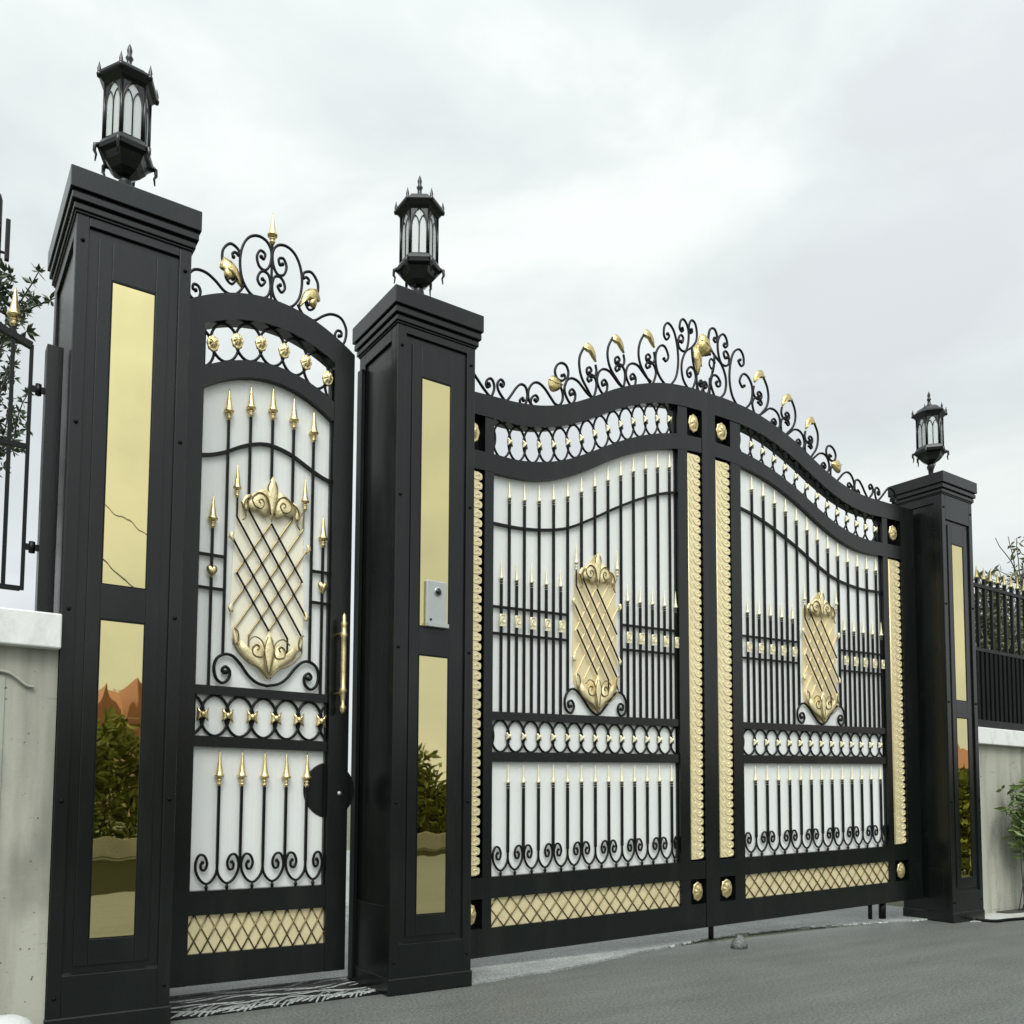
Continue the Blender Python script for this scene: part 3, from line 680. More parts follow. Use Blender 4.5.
    # the large leaf at the meeting stiles stands on the near leaf only
    if not right:
        leaf([(1.981, 3.885), (1.996, 3.922), (2.030, 3.937), (2.068, 3.920), (2.092, 3.873), (2.096, 3.820), (2.057, 3.800), (2.018, 3.781), (1.990, 3.807), (1.972, 3.849)], .312, .03)
        leaf([(1.943, 3.835), (1.972, 3.856), (1.990, 3.800), (2.014, 3.774), (1.998, 3.703), (1.974, 3.645), (1.955, 3.706), (1.933, 3.760)], .314, .018)
        scroll(root, [(2.02, 3.79), (2.05, 3.795), (2.09, 3.812)], .31, .006, T, ends=(0, 1))
    else:
        scroll(root, [(1.93, 3.77), (1.96, 3.79), (1.975, 3.75), (1.955, 3.72), (1.94, 3.74), (1.952, 3.70)], .315, .006, T)

def T_left(u, y, z):
    x = 1.70+u; return (x, y, z+(.02+.005*z)*u)
def T_right(u, y, z):
    # this leaf hangs slightly forward at its hinge
    yf = .28-.08*(1-u/2.035); f = (yf+3.415)/3.695; xm = 6.064-1.1526*u
    zm = z+(.02+.005*z)*(xm-1.7)
    return (-.69+(xm+.69)*f, yf+(y-.28), .915+(zm-.915)*f)

# ------------------------------------------------------------------ pillars
PW = .225
def pillar(cx, H, zt1, zb1, zt2, zb2, label, D, door_stop=False, top=.205):
    root = thing('gate_pillar', label, 'pillar', (cx, .225, 0), 'black gate pillars')
    W2 = D
    zs0, zs1 = .23, H-top       # recess opening
    s = MB()
    # core, set back behind the face frames
    s.box(cx-PW+.012, cx+PW-.012, .012, W2-.012, .0, H-.16)
    ow = .176                      # half width of the outer recess on the front face
    # front face frame (at y 0 .. .012)
    s.box(cx-PW, cx-ow, 0, .013, .075, H-.16); s.box(cx+ow, cx+PW, 0, .013, .075, H-.16)
    s.box(cx-ow, cx+ow, 0, .013, .075, zs0); s.box(cx-ow, cx+ow, 0, .013, zs1, H-.16)
    # inner raised panel around the gold sheets, 5 mm behind the frame
    iw = .138; gw = .0855; yi = .005
    s.box(cx-iw, cx-gw, yi, .013, zs0+.03, zs1-.035); s.box(cx+gw, cx+iw, yi, .013, zs0+.03, zs1-.035)
    for a, b in ((zs0+.03, zb2), (zt2, zb1), (zt1, zs1-.035)): s.box(cx-gw, cx+gw, yi, .013, a, b)
    # sloping sill at the foot of the recess
    s.add([(cx-ow, .001, zs0), (cx+ow, .001, zs0), (cx+ow, .012, zs0+.007), (cx-ow, .012, zs0+.007)], [(0, 1, 2, 3)])
    # side and back frames
    for sx in (-1, 1):
        x0, x1 = sorted((cx+sx*PW, cx+sx*(PW-.0125)))
        s.box(x0, x1, .0131, .06, .075, H-.16); s.box(x0, x1, W2-.06, W2, .075, H-.16)
        s.box(x0, x1, .06, W2-.06, .075, .40); s.box(x0, x1, .06, W2-.06, H-.23, H-.16)
    s.box(cx-PW+.0126, cx+PW-.0126, W2-.012, W2, .075, H-.16)
    s.build('shaft', M['black'], root, bevel=.0025)
    b = MB(); e = .006; b.box(cx-PW-e, cx+PW+e, -e, W2+e, 0, .078); b.build('plinth', M['black'], root, bevel=.006)
    # cap mouldings
    c = MB()
    def sl(d, z0, z1): c.box(cx-PW-d, cx+PW+d, -d, W2+d, z0, z1)
    sl(.006, H-.168, H-.158); sl(.013, H-.158, H-.133); sl(.009, H-.133, H-.125); sl(.023, H-.125, H-.096); sl(.018, H-.096, H-.086); sl(.031, H-.086, H)
    # cove: sloped ring under the slab
    c.build('cap', M['black'], root, bevel=.003)
    for a, b_ in ((zb1, zt1), (zb2, zt2)):
        g = MB(); g.box(cx-gw, cx+gw, .0085, .0118, a, b_); g.build('gold_panel', M['mirror'], root)
        g = MB()
        for q in ((cx-gw, cx-gw+.004), (cx+gw-.004, cx+gw)): g.box(q[0], q[1], .0045, .0125, a, b_)
        g.box(cx-gw+.004, cx+gw-.004, .0045, .0125, a, a+.004); g.box(cx-gw+.004, cx+gw-.004, .0045, .0125, b_-.004, b_)
        g.build('panel_bead', M['iron'], root)
    for sx in (-1, 1):
        for k in range(5):
            z = .15+k*(H-.27-.15)/4+(.0 if sx < 0 else .01)
            b = MB(); b.lathe([(.0085, 0), (.0085, .004), (.005, .008), (0, .009)], (0, 0, 0), 10)
            b.v = [(cx+sx*.2+v[0], -v[2]+.001, z+v[1]) for v in b.v]
            b.build('bolt', M['rubber'], root)
    if door_stop:
        b = MB(); b.box(cx-PW-.020, cx-PW+.011, .34, .385, .02, H-.25); b.build('door_stop', M['black'], root, bevel=.003)
    return root

# ------------------------------------------------------------------ lantern
def lantern(cx, cz, label, corner_deg):
    """corner_deg: direction of one hexagon corner, measured from -y towards -x"""
    cy = .225
    root = thing('post_lantern', label, 'lantern', (cx, cy, cz), 'hexagonal lanterns on the pillars')
    a0 = radians(-90-corner_deg)
    ang = [a0+k*pi/3 for k in range(6)]
    rot = a0
    b = MB()
    b.lathe([(.055, 0), (.055, .008), (.03, .018), (.018, .03), (.015, .10), (.02, .15), (.03, .175), (.026, .19), (.02, .205)], (cx, cy, cz), 16)
    b.build('stem', M['black'], root)
    b = MB(); b.lathe([(.015, .20), (.035, .208), (.062, .225), (.085, .25), (.098, .275), (.118, .285), (.122, .30), (.112, .305)], (cx, cy, cz), 6, False, rot)
    b.build('bowl', M['black'], root)
    b = MB(); b.lathe([(.112, .303), (.114, .31), (.104, .33), (.098, .34), (.06, .34)], (cx, cy, cz), 6, False, rot); b.build('skirt', M['black'], root)
    # glass
    R = .088; z0, z1 = .338, .585
    for k in range(6):
        A = Vector((cx+R*cos(ang[k]), cy+R*sin(ang[k]), 0)); B = Vector((cx+R*cos(ang[(k+1) % 6]), cy+R*sin(ang[(k+1) % 6]), 0))
        g = MB(); n = ((A+B)/2-Vector((cx, cy, 0))).normalized()*.003
        vs = [(p.x+q.x, p.y+q.y, cz+z) for q in (n*0, n) for p, z in ((A, z0), (B, z0), (B, z1), (A, z1))]
        g.add(vs, [(0, 1, 2, 3), (7, 6, 5, 4), (0, 4, 5, 1), (1, 5, 6, 2), (2, 6, 7, 3), (3, 7, 4, 0)]); g.build('glass_pane', M['frost'], root)
        # tracery: big arch, two lancets, mullion
        t = MB(); R2 = .093
        A2 = Vector((cx+R2*cos(ang[k]), cy+R2*sin(ang[k]), cz)); B2 = Vector((cx+R2*cos(ang[(k+1) % 6]), cy+R2*sin(ang[(k+1) % 6]), cz))
        P = lambda u, z: A2.lerp(B2, u)+Vector((0, 0, z))
        arch = lambda u0, u1, za, zt: [P(u0, z0)]+[P(u0, za)]+[P(u0+(u1-u0)*.5*(1-cos(q*pi/2)) if False else u0+(u1-u0)*.5*q**1.9, za+(zt-za)*(1-(1-q)**1.3)) for q in (.25, .5, .75, 1.)]
        def lancet(u0, u1, za, zt, r):
            l = arch(u0, u1, za, zt); rr = [P(u0+u1, 0)*0 for _ in ()]
            t.tube(l, r, 5)
            l2 = arch(u1, u0, za, zt); t.tube(l2, r, 5)
        lancet(.06, .94, .48, .578, .0036)
        lancet(.08, .5, .478, .54, .003); lancet(.5, .92, .478, .54, .003)
        # spandrel plate above the arch
        pts = [(.0, .585), (.0, .49)]+[(.06+(.44)*q**1.9, .48+.098*(1-(1-q)**1.3)) for q in (.0, .25, .5, .75, 1.)]
        pts += [(1-u, z) for u, z in pts[-2::-1]]
        tri = tessellate_polygon([[Vector((u, z, 0)) for u, z in pts]])
        nn = n.normalized()*.004
        t.add([tuple(P(u, z)-nn) for u, z in pts]+[tuple(P(u, z)+nn*.4) for u, z in pts], [tuple(q) for q in tri]+[tuple(i+len(pts) for i in q)[::-1] for q in tri])
        t.build('tracery', M['black'], root)
    for k in range(6):
        c, s_ = cos(ang[k]), sin(ang[k]); b = MB()
        b.tube([(cx+.096*c, cy+.096*s_, cz+.325), (cx+.096*c, cy+.096*s_, cz+.58)], .0062, 8); b.build('corner_post', M['black'], root)
        b = MB(); b.tube([(cx+.11*c, cy+.11*s_, cz+.30), (cx+.128*c, cy+.128*s_, cz+.295), (cx+.13*c, cy+.13*s_, cz+.27), (cx+.122*c, cy+.122*s_, cz+.255), (cx+.126*c, cy+.126*s_, cz+.225)], .012, 6, taper=.25)
        b.build('pendant_leaf', M['black'], root)
        b = MB(); b.lathe([(.009, 0), (.012, .012), (.007, .02), (.009, .035), (.004, .055), (0, .072)], (cx+.122*c, cy+.122*s_, cz+.60), 8); b.build('corner_spike', M['black'], root)
    b = MB(); b.lathe([(.09, .572), (.098, .578), (.108, .59), (.126, .605), (.13, .612), (.13, .622), (.112, .628), (.10, .64), (.085, .66), (.055, .68), (.028, .69), (.02, .70)], (cx, cy, cz), 6, False, rot); b.build('roof', M['black'], root)
    b = MB(); b.lathe([(.018, .69), (.02, .70), (.012, .71), (.011, .735), (.017, .745), (.012, .753), (.009, .765), (.012, .78), (.007, .80), (0, .815)], (cx, cy, cz), 12); b.build('finial', M['black'], root)
    return root

# ------------------------------------------------------------------ build gates
ped_gate()
gate_leaf(T_left, 'near leaf of the tall black double gate, hinged beside the middle pillar', (1.70, .32, .06), False)
gate_leaf(T_right, 'far leaf of the tall black double gate, hinged beside the right pillar', (6.04, .32, .15), True)
pillar(0, 3.336, 2.9425, 1.72, 1.583, .357, 'black metal gate pillar with gold mirror panels beside the pale wall at left', .58)
pillar(1.4386, 3.336, 2.9425, 1.72, 1.583, .357, 'black gate pillar with doorbell on its gold panel, between narrow gate and double gate', .40, True)
pillar(6.277, 3.464, 2.9235, 1.694, 1.56, .3325, 'far black gate pillar at right end of the double gate, next to the shrub', .37, top=.36)
lantern(-.008, 3.336, 'black hexagonal lantern on the left pillar above the pale wall', 26)
lantern(1.458, 3.336, 'black hexagonal lantern on the middle pillar with the doorbell', 0.6)
lantern(6.345, 3.464, 'black hexagonal lantern on the far right pillar, smallest of the three', 77)

# doorbell on the middle pillar
d = thing('doorbell', 'silver video doorbell fixed to the upper gold panel of the middle pillar', 'doorbell', (1.447, -.01, 1.725))
b = MB(); b.box(1.386, 1.502, -.008, .0083, 1.722, 1.948); b.build('housing', M['white_steel'], d, bevel=.006)
b = MB(); b.box(1.380, 1.508, -.02, .0082, 1.7205, 1.7215); b.box(1.388, 1.508, -.02, -.0085, 1.722, 1.74); b.build('lower_lip', M['white_steel'], d, bevel=.003)
b = MB(); b.tube([(1.448, -.007, 1.895), (1.448, -.013, 1.895)], .021, 20); o = b.build('camera_ring', M['white_steel'], d)
b = MB(); b.tube([(1.448, -.0135, 1.895), (1.448, -.016, 1.895)], .016, 16); b.build('lens', M['dark'], o)
b = MB(); b.tube([(1.41, -.0085, 1.756), (1.41, -.012, 1.756)], .006, 12); b.build('button', M['dark'], d)

# ------------------------------------------------------------------ walls and fences
w = thing('boundary_wall', 'stained pale plaster wall with white coping left of the left pillar', 'wall', (-2, .1, 0))
b = MB(); b.box(-4.2, -.2275, .015, .22, -.05, 1.446); b.build('wall_body', M['plaster'], w)
b = MB(); b.box(-4.2, -.2255, -.035, .26, 1.446, 1.578); b.build('coping', M['coping'], w, bevel=.006)
# patch with rounded render edge (old repaired box)
b = MB(); b.box(-1.1, -.405, .0115, .015, 0.28, 1.335); b.build('plaster_patch', M['patch'], w)
b = MB(); b.tube([(x, -.012, z) for x, z in cr([(-.9, 1.352), (-.60, 1.352), (-.46, 1.352), (-.40, 1.348), (-.365, 1.328), (-.335, 1.305), (-.31, 1.30)], 4)], .0055, 8); b.v = [(v[0], v[1]+.018, v[2]) for v in b.v]; b.build('conduit', M['plaster'], w)

fz = lerp_curve([(-3.6, 3.1), (-2.2, 3.12), (-1.4, 3.05), (-.9, 2.94), (-.6, 2.80), (-.45, 2.725), (-.345, 2.687)])
fn = thing('metal_fence', 'black iron fence with gold spear tips standing on the left wall', 'fence', (-2, .2, 1.578))
b = MB(); b.box(-.352, -.338, .192, .208, 1.70, 2.69); b.build('end_stile', M['iron'], fn)
b = MB(); b.tube([(x, .2, fz(x)) for x in lin(-3.6, -.345, 40)], .0125*1.414, 4); b.build('top_rail', M['iron'], fn)
for z in (1.705, 2.275): b = MB(); b.box(-3.6, -.3525, .191, .209, z-.009, z+.009); b.build('rail', M['iron'], fn)
x = -.412
while x > -3.5:
    o = barpart(fn, [(x, .2, 1.714), (x, .2, fz(x)+.05)], .0075); spear(o, x, .2, fz(x)+.075, fz(x)+.205, .055); x -= .135
for x in (-3.3, -1.9, -.8): b = MB(); b.box(x, x+.04, .18, .22, 1.572, 1.697); b.build('foot', M['iron'], fn)
b = MB(); b.box(-.292, -.231, .17, .24, 1.575, 2.70); b.build('post', M['black'], fn, bevel=.002)
for z in (2.515, 1.875):
    b = MB(); b.box(-.3375, -.2925, .195, .207, z-.012, z+.012); b.lathe([(.012, -.022), (.012, .022)], (-.315, .2, z), 10); b.build('hinge', M['iron'], fn)

w = thing('boundary_wall', 'weathered grey wall with white coping beyond the far right pillar', 'wall', (9, .2, 0))
b = MB(); b.box(6.51, 16, .14, .34, -.05, 1.385); b.build('wall_body', M['plaster'], w)
b = MB(); b.box(6.505, 16, .09, .39, 1.385, 1.52); b.build('coping', M['coping'], w, bevel=.006)
fn = thing('metal_fence', 'black fence of close slats below and open bars above on the right wall', 'fence', (9, .2, 1.52))
b = MB(); b.box(6.51, 14, .16, .28, 1.52, 1.575); b.build('base_beam', M['iron'], fn)
b = MB(); x = 6.515
while x < 13:
    b.box(x, x+.042, .180, .2, 1.59, 2.18); x += .075
b.build('slat_panel', M['rubber'], fn)
b = MB(); b.box(6.51, 13.05, .235, .24, 1.58, 2.17); b.build('slat_backing', M['rubber'], fn)
for z in (1.583, 2.19, 2.735): b = MB(); b.box(6.51, 13.05, .178, .205, z-.014, z+.014); b.build('rail', M['iron'], fn)
x = 6.60
while x < 12.9:
    o = barpart(fn, [(x, .193, 2.2), (x, .193, 2.80)], .0115); spear(o, x, .193, 2.80, 2.92, .036, m=M['antique']); x += .118

# ------------------------------------------------------------------ ground
def sheet(name, pts, z, m, th=0.):
    b = MB()
    if th:
        n = len(pts); tri = tessellate_polygon([[Vector((p[0], p[1], 0)) for p in pts]])
        vs = [(p[0], p[1], z) for p in pts]+[(p[0], p[1], z-th) for p in pts]
        b.add(vs, [tuple(t) for t in tri]+[tuple(i+n for i in t)[::-1] for t in tri]+[(i, (i+1) % n, (i+1) % n+n, i+n) for i in range(n)])
    else: 
        tri = tessellate_polygon([[Vector((p[0], p[1], 0)) for p in pts]])
        b.add([(p[0], p[1], z) for p in pts], [tuple(t) for t in tri])
    return struct(b.build(name, m, None))
sheet('ground', [(-300, -300), (300, -300), (300, 300), (-300, 300)], -.008, M['earth'])
# driveway apron in front of the gate, its far edge curving by the verge
ap = [(-4.2, .3), (-4.2, -3.9), (-1, -4.15), (.3, -4.3), (.9, -4.5), (1.6, -5.0), (2.6, -5.8), (5, -7.2), (9, -8.6), (16, -9.2), (16, .3)]
sheet('driveway', ap, 0., M['drive'])
sheet('verge', [(-30, -8.2), (-30, -3.8), (-4.3, -3.8), (-1, -4.12), (.35, -4.28), (.95, -4.48), (1.65, -4.98), (2.65, -5.78), (5.05, -7.18), (9, -8.58), (16, -9.18), (40, -9.6), (40, -10.2), (5, -8.6)], -.004, M['grass'])
# inner concrete behind the gate line with a ragged front edge
edge = [(1.68, .02), (2.3, .085), (3.14, .255), (3.92, .40), (4.79, .385), (5.79, .215), (6.04, .20)]
ef = lerp_curve(edge); ex = lin(1.668, 6.045, 90)
ragged = [(x, ef(x)+.007*sin(x*7)+.004*sin(x*19)+rnd.uniform(-.006, .006)) for x in ex]
sheet('inner_slab', ragged+[(6.045, .385), (6.6, .385), (6.6, 9), (1.3, 9), (1.3, .42), (1.668, .42)], .010, M['slab'], .03)
sheet('inner_path', [(.23, .43), (1.298, .43), (1.298, 9), (.23, 9)], .012, M['slab'], .03)
# bead of pale cement along the slab edge
b = MB(); 
for i in range(len(ragged)-1):
    (x0, y0), (x1, y1) = ragged[i], ragged[i+1]
    if x0 > 3.3 and rnd.random() < .75:
        wv = .010+.012*rnd.random()
        b.tube([(x0, y0-.006, .004), ((x0+x1)/2, (y0+y1)/2-.009, .005), (x1, y1-.006, .004)], wv*.55, 6)
struct(b.build('cement_bead', M['cement'], None))
# ribbed threshold under the narrow gate
b = MB(); n = 11
for i in range(n):
    y0 = .10+i*.031
    pts = [(x, y0+.018*sin(x*9+i*.35)+.010*sin(x*23+i)+rnd.uniform(-.004, .004)+.06*max(0, x-.8), .001+.004*sin(x*13+i*2)) for x in lin(.232, 1.205, 44)]
    b.tube(pts, .0052, 6)
for i in range(34):
    x = .25+i*.0275; q = .035+.02*sin(i*1.7)
    b.tube([(x, .075+.02*sin(i), .003), (x+.05, .11+q*.5, .006), (x+.11, .14+q+.03*sin(i*.6), .002)], .0055, 5)
struct(b.build('ribbed_threshold', M['slab'], None))
b = MB(); b.box(.232, 1.208, .06, .43, -.02, .0045); struct(b.build('threshold_bed', M['rubber'], None))
# paving and soil by the far pillar
sheet('paving', [(6.25, -.02), (6.5, -.12), (8, -.24), (14, -.3), (14, .14), (6.51, .14), (6.51, -.01)], .006, M['paving'], .012)
sheet('soil', [(6.98, .135), (7.0, .06), (7.2, .03), (7.6, .05), (8.2, .04), (8.6, .135)], .016, M['soil'], .02)

b = MB(); b.tube([(x, y, .012) for x, y in cr([(6.33, -.02), (6.40, -.13), (6.55, -.135), (6.8, -.165), (7.3, -.21), (8.2, -.27)], 5)], .011, 8)
tag(b.build('cable', M['rubber'], None, base=(6.4, -.1, 0)), 'black cable lying along the paving at the foot of the far pillar', 'cable')

# small objects on the ground
b = MB(); st = []
b.lathe([(.062, 0), (.06, .02), (.05, .045), (.03, .068), (.012, .08), (0, .083)], (3.712, .07, 0), 10, True, .3, (.95, .7, 1))
o = b.build('gate_stop', M['drive'], None, base=(3.712, .07, 0)); tag(o, 'small grey wedge shaped gate stop on the driveway below the meeting leaves', 'gate stop')
for v in o.data.vertices: v.co += Vector((rnd.uniform(-.006, .006), rnd.uniform(-.006, .006), rnd.uniform(-.004, .004) if v.co.z > .01 else 0))
b = MB(); b.lathe([(.09, 0), (.105, .03), (.108, .06), (.098, .10), (.072, .13), (.038, .146), (0, .15)], (-.375, -.17, 0), 20, True, 0, (1, .8, 1))
o = b.build('white_stone', M['stone'], None, base=(-.375, -.17, 0)); tag(o, 'smooth white rounded stone at the foot of the left wall', 'stone')

# ------------------------------------------------------------------ plants
def leaves(b, pts, size, r, flat=.5, per=1):
    for p in pts:
        for _ in range(per):
            d = Vector((r.uniform(-1, 1), r.uniform(-1, 1), r.uniform(-.6, .9))); d.normalize()
            s_ = Vector((r.uniform(-1, 1), r.uniform(-1, 1), r.uniform(-1, 1))); s_ = (s_-d*s_.dot(d)); s_.normalize()
            L = size*r.uniform(.6, 1.3); w = L*.36
            n = d.cross(s_)
            b.add([tuple(p), tuple(p+d*L*.5+s_*w*.5+n*L*.06), tuple(p+d*L), tuple(p+d*L*.5-s_*w*.5+n*L*.06)], [(0, 1, 2, 3)])
def branch(b, p, d, L, r, depth, tips, rn, spread=.75, kids=3, minr=.003):
    pts = [p]; q = p.copy(); dd = d.copy(); n = 4
    for i in range(n):
        dd = (dd+Vector((rn.uniform(-.22, .22), rn.uniform(-.22, .22), rn.uniform(-.1, .18)))).normalized(); q = q+dd*L/n; pts.append(q.copy())
    b.tube(pts, r, 5, taper=.55)
    if depth == 0: tips += pts[1:]; return
    tips.append(pts[-1])
    for k in range(kids):
        i = rn.randint(2, n); nd = (dd+Vector((rn.uniform(-1, 1), rn.uniform(-1, 1), rn.uniform(-.35, .8)))*spread).normalized()
        branch(b, pts[i], nd, L*rn.uniform(.55, .8), max(minr, r*.55), depth-1, tips, rn, spread, kids, minr)
def tree(name, label, cat, loc, h, trunk_r, depth, kids, leafsize, per, lm, seed, L0=None, lean=(0, 0), group=None, spread=.75, keep=1., minr=.003):
    rn = random.Random(seed); root = thing(name, label, cat, loc, group)
    b = MB(); tips = []; p = Vector(loc); top = p+Vector((lean[0], lean[1], h*.35))
    b.tube([p, p.lerp(top, .5)+Vector((rn.uniform(-.05, .05), 0, 0)), top], trunk_r, 8, taper=.75)
    L0 = L0 or h*.3
    for k in range(kids+1):
        a = 2*pi*k/(kids+1)+rn.random(); branch(b, top, Vector((cos(a)*.6, sin(a)*.6, rn.uniform(.5, 1.1))).normalized(), L0, trunk_r*.55, depth, tips, rn, spread, kids, minr)
    b.build('trunk', M['bark'], root, fix=False)
    if per:
        c = MB(); t2 = [t for t in tips if rn.random() < keep]; leaves(c, t2, leafsize, rn, per=per); c.build('crown', lm, root, fix=False)
    return root
def column_blocker():  # unseen leafy column, added to block sky reflected in the middle pillar's left face
    rn = random.Random(77); root = thing('reflection_blocker', 'unseen leafy column added behind the left pillar to darken the reflection on the middle pillar', 'shrub', (.47, 1.6, 0))
    b = MB(); b.tube([(.47, 1.6, 0), (.47, 1.6, 2.6)], .03, 6); b.build('stem', M['bark'], root)
    pts = []
    for _ in range(2600):
        a = rn.random()*2*pi; r = .2*rn.random()**.5; z = rn.uniform(.1, 3.0); r *= min(1, (3.15-z)*1.6); pts.append(Vector((.47+r*cos(a), 1.6+r*sin(a), z)))
    c = MB(); leaves(c, pts, .09, rn, per=2); c.build('foliage', M['leaf_dark'], root, fix=False)
column_blocker()
tree('leafy_tree', 'sparse leafy tree with bare twigs behind the left fence', 'tree', (-.95, 4.2, 0), 5.75, .075, 3, 4, .07, 10, M['leaf_dark'], 5, L0=1.4, keep=1., minr=.002)
tree('bare_tree', 'thin bare tree beyond the right fence, nearer the far pillar', 'tree', (19.0, 5.6, 0), 6.6, .11, 3, 3, .15, 3, M['leaf_pale'], 11, L0=2.2, keep=.4, group='bare trees beyond the right fence', minr=.011)
tree('bare_tree', 'twiggy bare tree beyond the right fence farther from the far pillar', 'tree', (21.6, 6.2, 0), 7.2, .12, 3, 3, .15, 3, M['leaf_pale'], 17, L0=2.4, keep=.5, group='bare trees beyond the right fence', minr=.011)
for i, (x, h) in enumerate(((9.95, 3.5), (10.5, 3.7), (11.1, 3.55), (11.75, 3.75))):
    lab = ['shrub behind the right fence closest to the far pillar', 'second shrub from the far pillar behind the right fence', 'third shrub from the far pillar behind the right fence', 'shrub behind the right fence farthest from the pillar'][i]
    tree('tall_shrub', lab, 'shrub', (x, 1.7, 0), h*1.0, .045, 2, 5, .10, 7, M['leaf_pale'], 30+i, L0=h*.33, group='tall shrubs behind the right fence', spread=.55, lean=(0, 0), minr=.005)

def wall_shrub():
    rn = random.Random(3); root = thing('wall_shrub', 'small bright green leafy shrub growing up against the right wall', 'shrub', (7.3, .07, 0))
    b = MB(); tips = []
    for k in range(12):
        x0 = 7.25+rn.uniform(-.22, .45); d = Vector((rn.uniform(-.25, .22), rn.uniform(-.16, .02), 1)).normalized(); h = rn.uniform(.75, 1.05)
        pts = [Vector((x0, .06, .015))+d*h*t+Vector((.03*sin(t*5+k), -.02*t, 0)) for t in lin(0, 1, 8)]
        b.tube(pts, .0042, 5, taper=.4)
        for p in pts[4:]:
            for _ in range(8): tips.append(p+Vector((rn.gauss(0, .09), rn.gauss(-.03, .05), rn.gauss(0, .06))))
            e = p+Vector((rn.uniform(-.2, .2), rn.uniform(-.12, 0), rn.uniform(-.02, .12))); b.tube([p, p.lerp(e, .5)+Vector((0, 0, .015)), e], .003, 4)
            for t in (.5, .8, 1.): tips.append(p.lerp(e, t))
    for t in tips: t.y = min(t.y, .07)
    b.build('stem', M['bark'], root, fix=False)
    c = MB(); leaves(c, tips, .075, rn, per=3); c.build('foliage', M['leaf'], root, fix=False)
wall_shrub()

# dark pole behind the left tree
r_ = thing('utility_pole', 'dark utility pole with a shorter side post behind the left tree', 'pole', (-.15, 6, 0))
b = MB(); b.lathe([(.07, 0), (.05, 6.98), (.035, 7.03), (0, 7.04)], (-.168, 6, 0), 12); b.build('pole', M['iron'], r_)
b = MB(); b.box(-.082, -.038, 5.98, 6.03, 6.36, 6.80); b.box(-.15, -.0825, 5.995, 6.01, 6.42, 6.45); b.build('side_post', M['iron'], r_, bevel=.008)

# ------------------------------------------------------------------ across the road (reflected in the gold panels)
def house(x0, x1, y0, y1, ze, zr, label, gables):
    root = thing('house', label, 'house', ((x0+x1)/2, (y0+y1)/2, 0), 'houses across the road')
    b = MB(); b.box(x0, x1, y0, y1, 0, ze); b.build('wall', M['house_wall'], root)
    b = MB(); e = .5; my = (y0+y1)/2; ins = (y1-y0)/2
    vs = [(x0-e, y0-e, ze), (x1+e, y0-e, ze), (x1+e, y1+e, ze), (x0-e, y1+e, ze), (x0+ins, my, zr), (x1-ins, my, zr)]
    b.add(vs, [(0, 1, 5, 4), (1, 2, 5), (2, 3, 4, 5), (3, 0, 4), (3, 2, 1, 0)])
    for gx, gw, gz in gables:
        b.add([(gx-gw, y1+e+.05, ze), (gx+gw, y1+e+.05, ze), (gx, y1+e+.05, gz), (gx-gw, my, ze), (gx+gw, my, ze), (gx, my, gz)], [(0, 1, 2), (3, 5, 4), (0, 2, 5, 3), (1, 4, 5, 2), (0, 3, 4, 1)])
    b.build('roof', M['roof'], root)
    x = x0+1
    while x < x1-1.5:
        f = MB(); f.box(x, x+1.1, y1-.02, y1+.04, 1.0, 2.2); o = f.build('window', M['dark'], root)
        f = MB(); f.box(x-.06, x-.001, y1, y1+.06, .94, 2.26); f.box(x+1.101, x+1.16, y1, y1+.06, .94, 2.26); f.box(x, x+1.1, y1, y1+.06, .94, .999); f.box(x, x+1.1, y1, y1+.06, 2.201, 2.26); f.build('window_frame', M['coping'], o)
        x += 2.6
house(.5, 13, -36, -28, 2.9, 4.9, 'house with orange tiled gables across the road, reflected in the left gold panel', ((5.0, .75, 4.7), (6.3, .55, 5.0), (7.3, .6, 4.9)))
house(27, 44, -24, -16, 2.3, 4.6, 'wide house with orange hipped roof across the road, reflected in the far gold panel', ())
def hedge(xa, ya, xb, yb, h, label, seed):
    rn = random.Random(seed); root = thing('hedge', label, 'hedge', ((xa+xb)/2, (ya+yb)/2, 0), 'hedges across the road')
    L = math.hypot(xb-xa, yb-ya); c = MB(); pts = []
    for _ in range(int(L*1700)):
        t = rn.random(); pts.append(Vector((xa+(xb-xa)*t+rn.gauss(0, .1), ya+(yb-ya)*t+rn.uniform(-.35, .35), rn.random()**.8*h*(.85+.2*sin(t*L*2.3)+.1*sin(t*L*6)))))
    leaves(c, pts, .19, rn); c.build('foliage', M['hedge'], root, fix=False)
    b = MB()
    for k in range(int(L*2)):
        t = (k+.5)/(L*2); p = Vector((xa+(xb-xa)*t, ya+(yb-ya)*t, 0)); b.tube([p, p+Vector((0, 0, h*.7))], .03, 5)
    b.build('stems', M['bark'], root, fix=False)
hedge(-1.5, -9.8, 5.2, -9.8, 1.75, 'leafy hedge across the road facing the narrow gate', 1)
hedge(6.0, -9.9, 15, -10.3, 1.75, 'long leafy hedge across the road facing the double gate', 2)
hedge(17, -10.4, 36, -11.6, 1.0, 'low hedge across the road in front of the hipped house', 4)
hedge(10.6, -1.3, 10.9, -7.5, 1.25, 'hedge along the side of the driveway, reflected in the far gold panel', 6)
g = thing('kerb_wall', 'low pale kerb wall at the foot of the hedges across the road', 'wall', (10, -9, 0))
b = MB(); b.box(-6, 16, -9.15, -9.0, 0, .26); b.build('wall_body', M['kerb'], g)
b = MB(); b.tube([Vector((-3, -9, 7.2)).lerp(Vector((12, -27, 4.6)), t)-Vector((0, 0, 1.2*t*(1-t))) for t in lin(0, 1, 14)], .018, 5)
tag(b.build('power_line', M['rubber'], None, base=(-3, -9, 7.2)), 'lower black overhead wire crossing the road towards the orange roofed house', 'wire')
